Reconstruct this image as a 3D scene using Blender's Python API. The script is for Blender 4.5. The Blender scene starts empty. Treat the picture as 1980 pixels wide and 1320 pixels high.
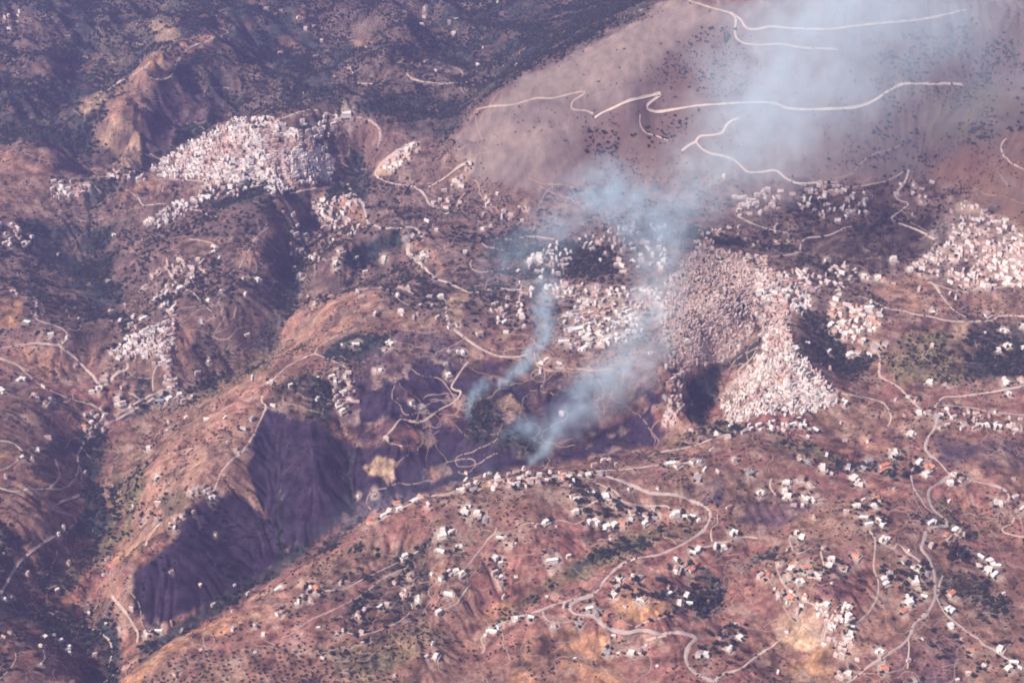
import bpy, math, random
import numpy as np
from mathutils import Vector

sc = bpy.context.scene
COL = sc.collection
random.seed(7)
RNG = np.random.default_rng(7)

# ------------------------------------------------------------------ camera, light, exposure
CAM_H, PITCH, HFOV = 2400.0, math.radians(32.0), math.radians(35.0)
cam_d = bpy.data.cameras.new('camera')
cam = bpy.data.objects.new('camera', cam_d)
COL.objects.link(cam)
cam.location = (0, 0, CAM_H)
cam.rotation_euler = (math.radians(90) - PITCH, 0, 0)
cam_d.sensor_width = 36
cam_d.lens = 18 / math.tan(HFOV / 2)
cam_d.clip_start = 5
cam_d.clip_end = 60000
sc.camera = cam

SUN_EL, SUN_AZ = math.radians(43), math.radians(238)      # azimuth clockwise from +Y: behind the camera, to its left
w = bpy.data.worlds.new('World'); sc.world = w; w.use_nodes = True
nt = w.node_tree
sky = nt.nodes.new('ShaderNodeTexSky'); sky.sky_type = 'NISHITA'; sky.sun_disc = False
sky.sun_elevation = SUN_EL; sky.sun_rotation = SUN_AZ; sky.dust_density = 2.0
bg = nt.nodes['Background']; bg.inputs[1].default_value = 0.072
nt.links.new(sky.outputs[0], bg.inputs[0])
sl = bpy.data.lights.new('sun', 'SUN'); sl.energy = 5.0; sl.angle = math.radians(0.5); sl.color = (1.0, 0.90, 0.80)
so = bpy.data.objects.new('sun', sl); COL.objects.link(so)
sdir = Vector((math.sin(SUN_AZ) * math.cos(SUN_EL), math.cos(SUN_AZ) * math.cos(SUN_EL), math.sin(SUN_EL)))
so.rotation_euler = sdir.to_track_quat('Z', 'Y').to_euler()
so.location = (0, 0, 5000)
sc.view_settings.view_transform = 'Standard'; sc.view_settings.look = 'None'
sc.view_settings.exposure = 0.56; sc.view_settings.gamma = 1.0
sc.view_settings.use_curve_mapping = False
sc.render.engine = 'CYCLES'
sc.cycles.use_denoising = True
sc.cycles.max_bounces = 4; sc.cycles.volume_bounces = 1; sc.cycles.transparent_max_bounces = 96
sc.cycles.filter_width = 1.9; sc.cycles.volume_step_rate = 2.5; sc.cycles.volume_max_steps = 256

# ------------------------------------------------------------------ projection helpers (photo pixels, 1980 x 1320)
FPX = 990 / math.tan(HFOV / 2)
cp, sp = math.cos(PITCH), math.sin(PITCH)
def project(x, y, z):
    dz = z - CAM_H
    dep = y * cp - dz * sp
    up = y * sp + dz * cp
    dep = np.maximum(dep, 1.0)
    return 990 + FPX * x / dep, 660 - FPX * up / dep, dep
def ray(px, py):
    a = (px - 990) / FPX; b = (660 - py) / FPX
    return a, cp + b * sp, -sp + b * cp               # x, y, z per unit depth
def at_height(px, py, h):
    a, dy, dz = ray(px, py)
    t = (h - CAM_H) / dz
    return a * t, dy * t, t

# ------------------------------------------------------------------ noise
_perm = RNG.permutation(256); _perm = np.concatenate([_perm, _perm])
_ga = RNG.random(256) * 2 * np.pi; _gx, _gy = np.cos(_ga), np.sin(_ga)
def perlin(x, y, s=0):
    x = x + s * 17.31; y = y + s * 9.77
    xi = np.floor(x).astype(np.int64); yi = np.floor(y).astype(np.int64)
    xf = x - xi; yf = y - yi; xi &= 255; yi &= 255
    u = xf * xf * xf * (xf * (xf * 6 - 15) + 10); v = yf * yf * yf * (yf * (yf * 6 - 15) + 10)
    def g(i, j, fx, fy):
        k = _perm[_perm[i & 255] + (j & 255)]
        return _gx[k] * fx + _gy[k] * fy
    a = g(xi, yi, xf, yf); b = g(xi + 1, yi, xf - 1, yf)
    c = g(xi, yi + 1, xf, yf - 1); d = g(xi + 1, yi + 1, xf - 1, yf - 1)
    return ((a + u * (b - a)) * (1 - v) + (c + u * (d - c)) * v) * 1.5
def fbm(x, y, lam, octv=4, s=0, gain=0.5):
    r = 0; a = 1.0
    for o in range(octv):
        r = r + a * perlin(x / lam, y / lam, s + o); a *= gain; lam /= 2.03
    return r
def ridged(x, y, lam, octv=4, s=0):
    r = 0; a = 1.0; t = 0
    for o in range(octv):
        r = r + a * (1 - np.abs(perlin(x / lam, y / lam, s + o)) * 2); t += a; a *= 0.5; lam /= 2.1
    return r / t
def gully(x, y, sx, sy, lam, s=0):
    """erosion furrows that run down the slope; sx, sy is the unit vector across the slope"""
    gx = x / lam; gy = y / lam
    cx = np.floor(gx); cy = np.floor(gy)
    num = 0; den = 1e-6
    for i in (-1, 0, 1):
        for j in (-1, 0, 1):
            ix = cx + i; iy = cy + j
            k = _perm[(_perm[(ix.astype(np.int64) + s * 31) & 255] + iy.astype(np.int64)) & 255]
            ox = ix + 0.5 + _gx[k] * 0.35; oy = iy + 0.5 + _gy[k] * 0.35
            dx = gx - ox; dy = gy - oy
            wgt = np.exp(-2.2 * (dx * dx + dy * dy))
            num = num + wgt * np.cos(2 * np.pi * (dx * sx + dy * sy) * 1.1 + k); den = den + wgt
    return num / den

# ------------------------------------------------------------------ landform: ridge and valley lines (photo x, photo y, height in m)
LINES = [
 # foreground crest and the burnt valley behind it
 [(230,1320,10),(330,1240,45),(500,1165,75),(620,1090,100),(720,1012,125),(830,958,140),(1000,922,155),(1150,908,160),(1300,892,165),(1450,850,160),(1560,860,150),(1650,930,135),(1750,905,140),(1800,795,150)],
 [(265,1262,-75),(400,1185,-55),(540,1092,-45),(620,1040,-35),(720,982,-15),(850,935,10),(950,905,30),(1060,892,45),(1200,862,65),(1290,850,75),(1345,810,60),(1342,765,55)],
 # creek on the left
 [(205,1330,-120),(215,1240,-110),(195,1130,-105),(205,1030,-100),(170,950,-95),(165,865,-85),(230,805,-75),(330,765,-60),(450,708,-45),(520,675,-35),(555,600,-20),(565,500,-5),(595,430,15),(640,370,35),(700,335,60)],
 # long spur with the ridge road, its gullies and ribs
 [(225,1110,10),(330,1020,45),(408,955,70),(470,870,90),(512,780,110),(530,735,120),(620,685,140),(700,635,155),(780,605,165),(860,605,170),(930,650,150)],
 [(430,1000,20),(500,1050,-20)], [(340,1100,25),(420,1110,-10)],
 [(545,850,65),(530,950,15),(540,1060,-35)],
 [(600,770,120),(625,880,75),(620,990,15)],
 [(690,790,85),(672,900,25),(680,990,-20)],
 [(760,740,125),(745,860,80),(735,945,25)],
 [(880,780,80),(850,880,30)], [(960,760,110),(950,850,65)],
 [(1120,700,135),(1150,760,105),(1180,830,70)], [(1240,740,125),(1250,820,85)], [(1060,790,75),(1060,860,50)],
 # town lobes and the shaded ravine between them
 [(1430,490,215),(1415,590,215),(1350,660,190),(1310,720,165),(1300,800,125)],
 [(1475,640,150),(1440,695,110),(1380,725,80)],
 [(1520,540,225),(1500,620,220),(1500,700,195),(1460,780,150),(1400,820,125)], [(1560,700,195),(1610,755,160),(1560,800,140)],
 [(1290,560,175),(1280,640,160)],
 # middle basin
 [(1000,560,150),(1130,570,160),(1230,600,160)], [(1040,500,150),(1200,470,185),(1300,440,195)], [(1000,690,130),(1080,650,145)],
 [(660,475,115),(740,440,130),(820,432,135),(860,470,130),(880,560,140)], [(690,515,45),(760,500,60),(620,560,20)],
 [(930,430,140),(1000,420,150)], [(740,560,150),(680,570,135),(590,590,60)],
 # white town on its hill and the valley behind
 [(285,328,95),(370,277,165),(450,230,230),(600,213,240),(690,217,235),(740,225,215)],
 [(330,370,95),(450,352,130),(560,372,130),(640,350,120)], [(480,290,190),(600,280,185)],
 [(150,340,10),(250,345,10),(330,290,60),(430,205,70),(560,185,110),(720,190,140),(860,215,170)],
 [(730,250,200),(735,300,150),(760,340,130)], [(800,280,185),(850,300,175),(910,310,185)], [(830,380,135),(900,360,150)],
 [(690,300,110),(670,340,70)],
 [(320,60,230),(300,120,250),(255,190,235),(245,300,160)], [(150,215,150),(200,180,190)], [(330,240,90),(290,300,50)],
 # left side
 [(0,290,130),(60,285,135),(110,300,100)], [(0,420,90),(60,440,60)], [(130,370,85),(180,385,60)], [(140,480,-10),(180,540,-20),(230,590,0)],
 [(0,480,70),(40,560,60),(60,620,55),(120,655,60)], [(150,700,0),(200,700,10)], [(70,700,20),(170,790,-40)],
 [(330,480,90),(310,560,70),(330,620,65),(320,690,20)], [(210,690,10),(260,650,50)], [(400,560,75),(450,480,95),(520,430,110),(560,400,90)],
 [(440,620,50),(480,560,80),(510,490,90)], [(0,740,50),(60,780,40),(40,850,30),(100,930,10)], [(110,870,-20),(130,800,-20)],
 [(0,980,60),(70,1000,30),(130,1020,-40)], [(0,1090,20),(60,1150,-60),(120,1190,-95)], [(0,1240,20),(90,1260,-10),(150,1290,-60)],
 [(290,900,20),(400,800,45),(480,720,50)],
 # foreground, lower half
 [(380,1310,50),(520,1270,70),(700,1240,95),(820,1190,110)], [(835,1060,140),(840,1150,120),(800,1250,95)], [(800,1080,105),(790,1170,85),(740,1280,75)],
 [(900,1050,135),(890,1130,120),(860,1220,95)], [(900,1250,60),(960,1190,80),(1100,1105,100),(1210,1055,110),(1340,1020,120)],
 [(1000,1010,150),(1050,1060,140)], [(1000,1195,115),(1150,1150,130),(1200,1090,135),(1330,1045,140),(1380,1010,140)],
 [(1240,1170,145),(1300,1160,140)], [(1370,1180,90),(1440,1110,100),(1500,1040,120)], [(1100,1225,105),(1300,1235,115),(1420,1260,100)],
 [(1000,1310,85),(1300,1310,100)], [(1540,1070,150),(1530,1140,140),(1590,1190,135)], [(1650,990,155),(1690,1080,140),(1690,1160,120)],
 [(1570,1230,90),(1620,1290,75)], [(1780,960,150),(1800,1060,130),(1810,1160,120),(1740,1250,100)], [(1880,1020,95),(1960,1080,90)],
 [(1900,1120,110),(1870,1230,95),(1960,1290,90)], [(1930,950,125),(1980,900,120)], [(1700,1300,85),(1850,1310,80)],
 # right middle
 [(1640,590,190),(1700,650,165),(1800,650,170),(1860,620,185)], [(1590,640,150),(1650,720,120),(1700,760,115)], [(1760,720,150),(1850,700,160)],
 [(1900,760,140),(1980,740,150)], [(1700,830,125),(1620,830,120)], [(1930,660,140),(1980,640,150)], [(1900,590,175),(1980,590,185)],
 [(1980,480,280),(1900,430,280),(1850,390,270)], [(1800,500,210),(1740,520,185),(1660,545,175)], [(1640,480,215),(1700,440,225),(1620,400,215)],
 [(1560,500,175),(1540,430,195)], [(1500,390,200),(1450,440,195)], [(1880,530,210),(1960,540,220)],
 # big mountain
 [(900,245,310),(1000,157,400),(1100,113,455),(1200,62,520),(1305,8,590),(1450,15,610),(1620,20,620),(1800,0,640),(1990,-30,660)],
 [(895,335,185),(980,375,185),(1100,365,200),(1250,350,225),(1400,350,235),(1560,355,235),(1700,350,250),(1800,345,270),(1860,365,280)],
 [(1000,230,330),(1060,280,290),(960,300,250)], [(1150,225,340),(1220,190,400),(1330,90,500)], [(1200,280,280),(1260,230,330)],
 [(1400,180,410),(1320,250,330),(1280,300,280)],
 [(1880,180,440),(1860,270,370)], [(1980,120,520),(1940,300,370),(1990,400,310)], [(1800,240,370),(1790,300,300)],
 # far slopes beyond it, much lower
 [(860,190,160),(940,120,190)], [(1000,60,200),(1150,10,260)], [(100,140,130),(40,40,180)], [(180,80,90),(120,250,40)],
 [(480,120,110),(520,20,130)], [(660,120,160),(750,40,170)], [(400,60,200),(440,100,160)], [(580,60,90),(560,150,90)], [(860,90,140),(880,30,160)],
]
pts = []
for L in LINES:
    for (a, b) in zip(L[:-1], L[1:]):
        n = max(1, int(math.hypot(b[0] - a[0], b[1] - a[1]) / 45))
        for k in range(n):
            t = k / n; pts.append([a[i] + (b[i] - a[i]) * t for i in range(3)])
    pts.append(list(L[-1]))
P = np.array(pts, float)
cx_, cy_, _ = at_height(P[:, 0], P[:, 1], P[:, 2]); ch_ = P[:, 2]
anc = [(-3600, 2000, 100), (-3600, 4500, 150), (-3600, 7500, 200), (3600, 2000, 100), (3600, 4500, 350), (3600, 7500, 500),
       (-1500, 8500, 250), (1500, 8800, 300), (0, 8500, 250), (-1400, 1300, 20), (0, 1300, 60), (1400, 1300, 60)]
AN = np.array(anc, float)
cx_ = np.concatenate([cx_, AN[:, 0]]); cy_ = np.concatenate([cy_, AN[:, 1]]); ch_ = np.concatenate([ch_, AN[:, 2]])
keep = [0]                                                     # drop control points that sit on top of each other
for i in range(1, len(cx_)):
    d = np.hypot(cx_[keep] - cx_[i], cy_[keep] - cy_[i])
    if d.min() > 22: keep.append(i)
cx_, cy_, ch_ = cx_[keep], cy_[keep], ch_[keep]
CC = 45.0 ** 2
mean_h = ch_.mean()
A = np.sqrt((cx_[:, None] - cx_[None]) ** 2 + (cy_[:, None] - cy_[None]) ** 2 + CC)
wts = np.linalg.solve(A - np.eye(len(A)) * 4.0, ch_ - mean_h)
GX = np.arange(-3600, 3601, 20.0); GY = np.arange(1200, 8801, 20.0)
gxx, gyy = np.meshgrid(GX, GY)
base = np.full(gxx.shape, mean_h)
for i in range(len(cx_)):
    base += wts[i] * np.sqrt((gxx - cx_[i]) ** 2 + (gyy - cy_[i]) ** 2 + CC)
base = np.clip(base, -160, 760)
def bil(grid, x, y):
    u = np.clip((x - GX[0]) / 20.0, 0, len(GX) - 1.001); v = np.clip((y - GY[0]) / 20.0, 0, len(GY) - 1.001)
    i = u.astype(int); j = v.astype(int); fu = u - i; fv = v - j
    return (grid[j, i] * (1 - fu) + grid[j, i + 1] * fu) * (1 - fv) + (grid[j + 1, i] * (1 - fu) + grid[j + 1, i + 1] * fu) * fv
gby, gbx = np.gradient(base, 20.0)

# ------------------------------------------------------------------ ground grid: one sheet, finest where the photo looks
ys = [2150.0]
while ys[-1] < 7300:
    D2 = ys[-1] ** 2 + CAM_H ** 2
    ys.append(ys[-1] + 0.00066 * D2 / CAM_H * 0.98)
dense = np.array(ys)
near = np.concatenate([np.linspace(-3000, 1500, 12)[:-1], np.linspace(1500, 2150, 24)[:-1]])
far = dense[-1] + np.concatenate([np.linspace(40, 1500, 20), np.geomspace(1900, 9000, 16)])
YS = np.concatenate([near, dense, far])
u0 = np.linspace(-1, 1, 861)
ue = 1 + np.concatenate([np.linspace(0.02, 0.5, 20), np.geomspace(0.6, 4.5, 16)])
US = np.concatenate([-ue[::-1], u0, ue])
def halfw(y): return 0.3153 * (0.848 * np.maximum(y, 0) + 1272) * 1.07
YY = np.repeat(YS[:, None], len(US), 1); XX = US[None] * halfw(YS)[:, None]
def relief(x, y):
    b = bil(base, x, y); sx = bil(gbx, x, y); sy = bil(gby, x, y)
    s = np.hypot(sx, sy) + 1e-6
    ss = np.clip(s / 0.35, 0.15, 1.3)
    soft = 1 - 0.88 * np.clip((x + 350) / 250, 0, 1) * np.clip((y - 4230) / 120, 0, 1) * (1 - .75 * np.clip((x - 950) / 300, 0, 1))                # the big bare mountain is smooth
    ss = ss * soft
    tx, ty = -sy / s, sx / s
    wx = x + 60 * fbm(x, y, 330, 2, 3); wy = y + 60 * fbm(x, y, 330, 2, 8)
    farf = np.clip((y - 3600) / 2500, 0, 1)
    h = b + soft * (14 + 26 * farf) * (ridged(wx, wy, 640, 4, 11) - 0.5)
    rag = np.clip(.55 + 1.1 * fbm(x, y, 260, 2, 61), .12, 1.25); wx2 = x + 26 * fbm(x, y, 110, 2, 65); wy2 = y + 26 * fbm(x, y, 110, 2, 68)
    h = h + rag * ss * (13.0 + 9 * farf) * (np.abs(gully(wx, wy, tx, ty, 165, 1)) - .45)
    h = h + np.clip(1.3 - rag, .2, 1) * ss * (8.0 + 4 * farf) * (np.abs(gully(wx2, wy2, tx, ty, 74, 2)) - .45)
    h = h + ss * 3.4 * (np.abs(gully(wx2, wy2, tx, ty, 33, 4)) - .45)
    h = h + 1.3 * fbm(x, y, 30, 3, 21)
    fold = np.clip((y - 4650) / 500, 0, 1) * np.clip((150 - x) / 350, 0, 1)
    h = h + fold * 150 * (ridged(x * .8 + y * .5 + 80 * fbm(x, y, 500, 2, 93), y * .55 - x * .3, 620, 4, 91) - .55)
    out = np.clip((np.abs(x) - 3400) / 1500, 0, 1) + np.clip((y - 8000) / 1500, 0, 1) + np.clip((1600 - y) / 1500, 0, 1)
    h = h + np.clip(out, 0, 1) * 180 * fbm(x, y, 1800, 4, 33)
    return h
ZZ = relief(XX, YY)
_yi = np.arange(len(YS)); _ui = np.arange(len(US))
def H(x, y):
    x = np.asarray(x, float); y = np.asarray(y, float)
    v = np.clip(np.interp(y, YS, _yi), 0, len(YS) - 1.001); j = v.astype(int); fv = v - j
    u = np.clip(np.interp(x / halfw(y), US, _ui), 0, len(US) - 1.001); i = u.astype(int); fu = u - i
    return (ZZ[j, i] * (1 - fu) + ZZ[j, i + 1] * fu) * (1 - fv) + (ZZ[j + 1, i] * (1 - fu) + ZZ[j + 1, i + 1] * fu) * fv
def ground_at(px, py):
    """the point of the ground that the photo shows at px, py (first hit of the sight line)"""
    px = np.atleast_1d(np.asarray(px, float)); py = np.atleast_1d(np.asarray(py, float))
    a, dy, dz = ray(px, py)
    t0 = (760 - CAM_H) / dz; t1 = (-200 - CAM_H) / dz
    N = 160
    lo = t0.copy(); done = np.zeros(len(px), bool); hi = t1.copy()
    prev = t0.copy()
    for k in range(1, N + 1):
        t = t0 + (t1 - t0) * k / N
        below = (CAM_H + dz * t) < H(a * t, dy * t)
        new = below & ~done
        lo[new] = prev[new]; hi[new] = t[new]; done |= new; prev = t
    for _ in range(14):
        m = (lo + hi) / 2
        below = (CAM_H + dz * m) < H(a * m, dy * m)
        hi = np.where(below, m, hi); lo = np.where(below, lo, m)
    t = (lo + hi) / 2
    x, y = a * t, dy * t
    return x, y, H(x, y), t

# ------------------------------------------------------------------ object helpers
def tag(o, label=None, cat=None, group=None, kind=None):
    if label: o['label'] = label
    if cat: o['category'] = cat
    if group: o['group'] = group
    if kind: o['kind'] = kind
    return o
def mesh(name, V, F, mats=(), smooth=False, mi=None):
    me = bpy.data.meshes.new(name)
    me.from_pydata([tuple(map(float, v)) for v in V], [], [tuple(f) for f in F])
    for m in mats: me.materials.append(m)
    if mi is not None: me.polygons.foreach_set('material_index', np.asarray(mi, np.int32))
    if smooth: me.polygons.foreach_set('use_smooth', np.ones(len(me.polygons), bool))
    me.update()
    return me
def fast_mesh(name, V, F, mats=(), smooth=False, mi=None):
    """V (n,3), F (m,4) or (m,3) arrays"""
    V = np.asarray(V, np.float32); F = np.asarray(F, np.int32); k = F.shape[1]
    me = bpy.data.meshes.new(name)
    me.vertices.add(len(V)); me.vertices.foreach_set('co', V.ravel())
    me.loops.add(F.size); me.loops.foreach_set('vertex_index', F.ravel())
    me.polygons.add(len(F)); me.polygons.foreach_set('loop_start', np.arange(len(F), dtype=np.int32) * k)
    me.polygons.foreach_set('loop_total', np.full(len(F), k, np.int32))
    for m in mats: me.materials.append(m)
    if mi is not None: me.polygons.foreach_set('material_index', np.asarray(mi, np.int32))
    me.polygons.foreach_set('use_smooth', np.full(len(F), smooth, bool))
    me.update(calc_edges=True); me.validate()
    return me
def link(name, data, parent=None):
    o = bpy.data.objects.new(name, data); COL.objects.link(o)
    if parent: o.parent = parent
    return o
def mat(name, col, rough=0.9, var=0.25, scale=0.4, spec=0.2):
    """plain weathered surface: base colour broken by two scales of grain"""
    m = bpy.data.materials.new(name); m.use_nodes = True; t = m.node_tree; b = t.nodes['Principled BSDF']
    b.inputs['Roughness'].default_value = rough; b.inputs['Specular IOR Level'].default_value = spec
    g = t.nodes.new('ShaderNodeNewGeometry'); n = t.nodes.new('ShaderNodeTexNoise'); n.inputs['Scale'].default_value = scale
    n.inputs['Detail'].default_value = 4; n.inputs['Roughness'].default_value = 0.7
    r = t.nodes.new('ShaderNodeMapRange'); r.inputs[1].default_value = 0.3; r.inputs[2].default_value = 0.7
    r.inputs[3].default_value = 1 - var; r.inputs[4].default_value = 1 + var
    oi = t.nodes.new('ShaderNodeObjectInfo'); r2 = t.nodes.new('ShaderNodeMapRange')
    r2.inputs[3].default_value = 1 - var * 0.5; r2.inputs[4].default_value = 1 + var * 0.5
    mu = t.nodes.new('ShaderNodeMath'); mu.operation = 'MULTIPLY'
    vm = t.nodes.new('ShaderNodeVectorMath'); vm.operation = 'SCALE'; vm.inputs[0].default_value = col
    t.links.new(g.outputs['Position'], n.inputs['Vector']); t.links.new(n.outputs['Fac'], r.inputs[0])
    t.links.new(oi.outputs['Random'], r2.inputs[0]); t.links.new(r.outputs[0], mu.inputs[0]); t.links.new(r2.outputs[0], mu.inputs[1])
    t.links.new(mu.outputs[0], vm.inputs['Scale']); t.links.new(vm.outputs[0], b.inputs['Base Color'])
    return m

# ------------------------------------------------------------------ what covers the ground (polygons traced on the photo, laid on the land)
C = dict(brown=(.208,.116,.086), red=(.250,.112,.088), burnt=(.034,.022,.043), scrub=(.046,.044,.038), forest_and_shade=(.030,.042,.044),
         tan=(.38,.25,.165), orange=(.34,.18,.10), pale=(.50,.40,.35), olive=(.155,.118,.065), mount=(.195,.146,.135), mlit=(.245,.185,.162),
         dull=(.145,.092,.082), dark=(.072,.046,.040), purple=(.092,.054,.074), lbrown=(.30,.162,.115), shrubby=(.10,.075,.06))
VEG = dict(brown=.35, red=.25, burnt=.30, scrub=1.6, forest_and_shade=1.5, tan=.12, orange=.08, pale=.05, olive=.9, mount=.12, mlit=.03, dull=.8,
           dark=.8, purple=.6, lbrown=.35, shrubby=1.2)
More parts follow.
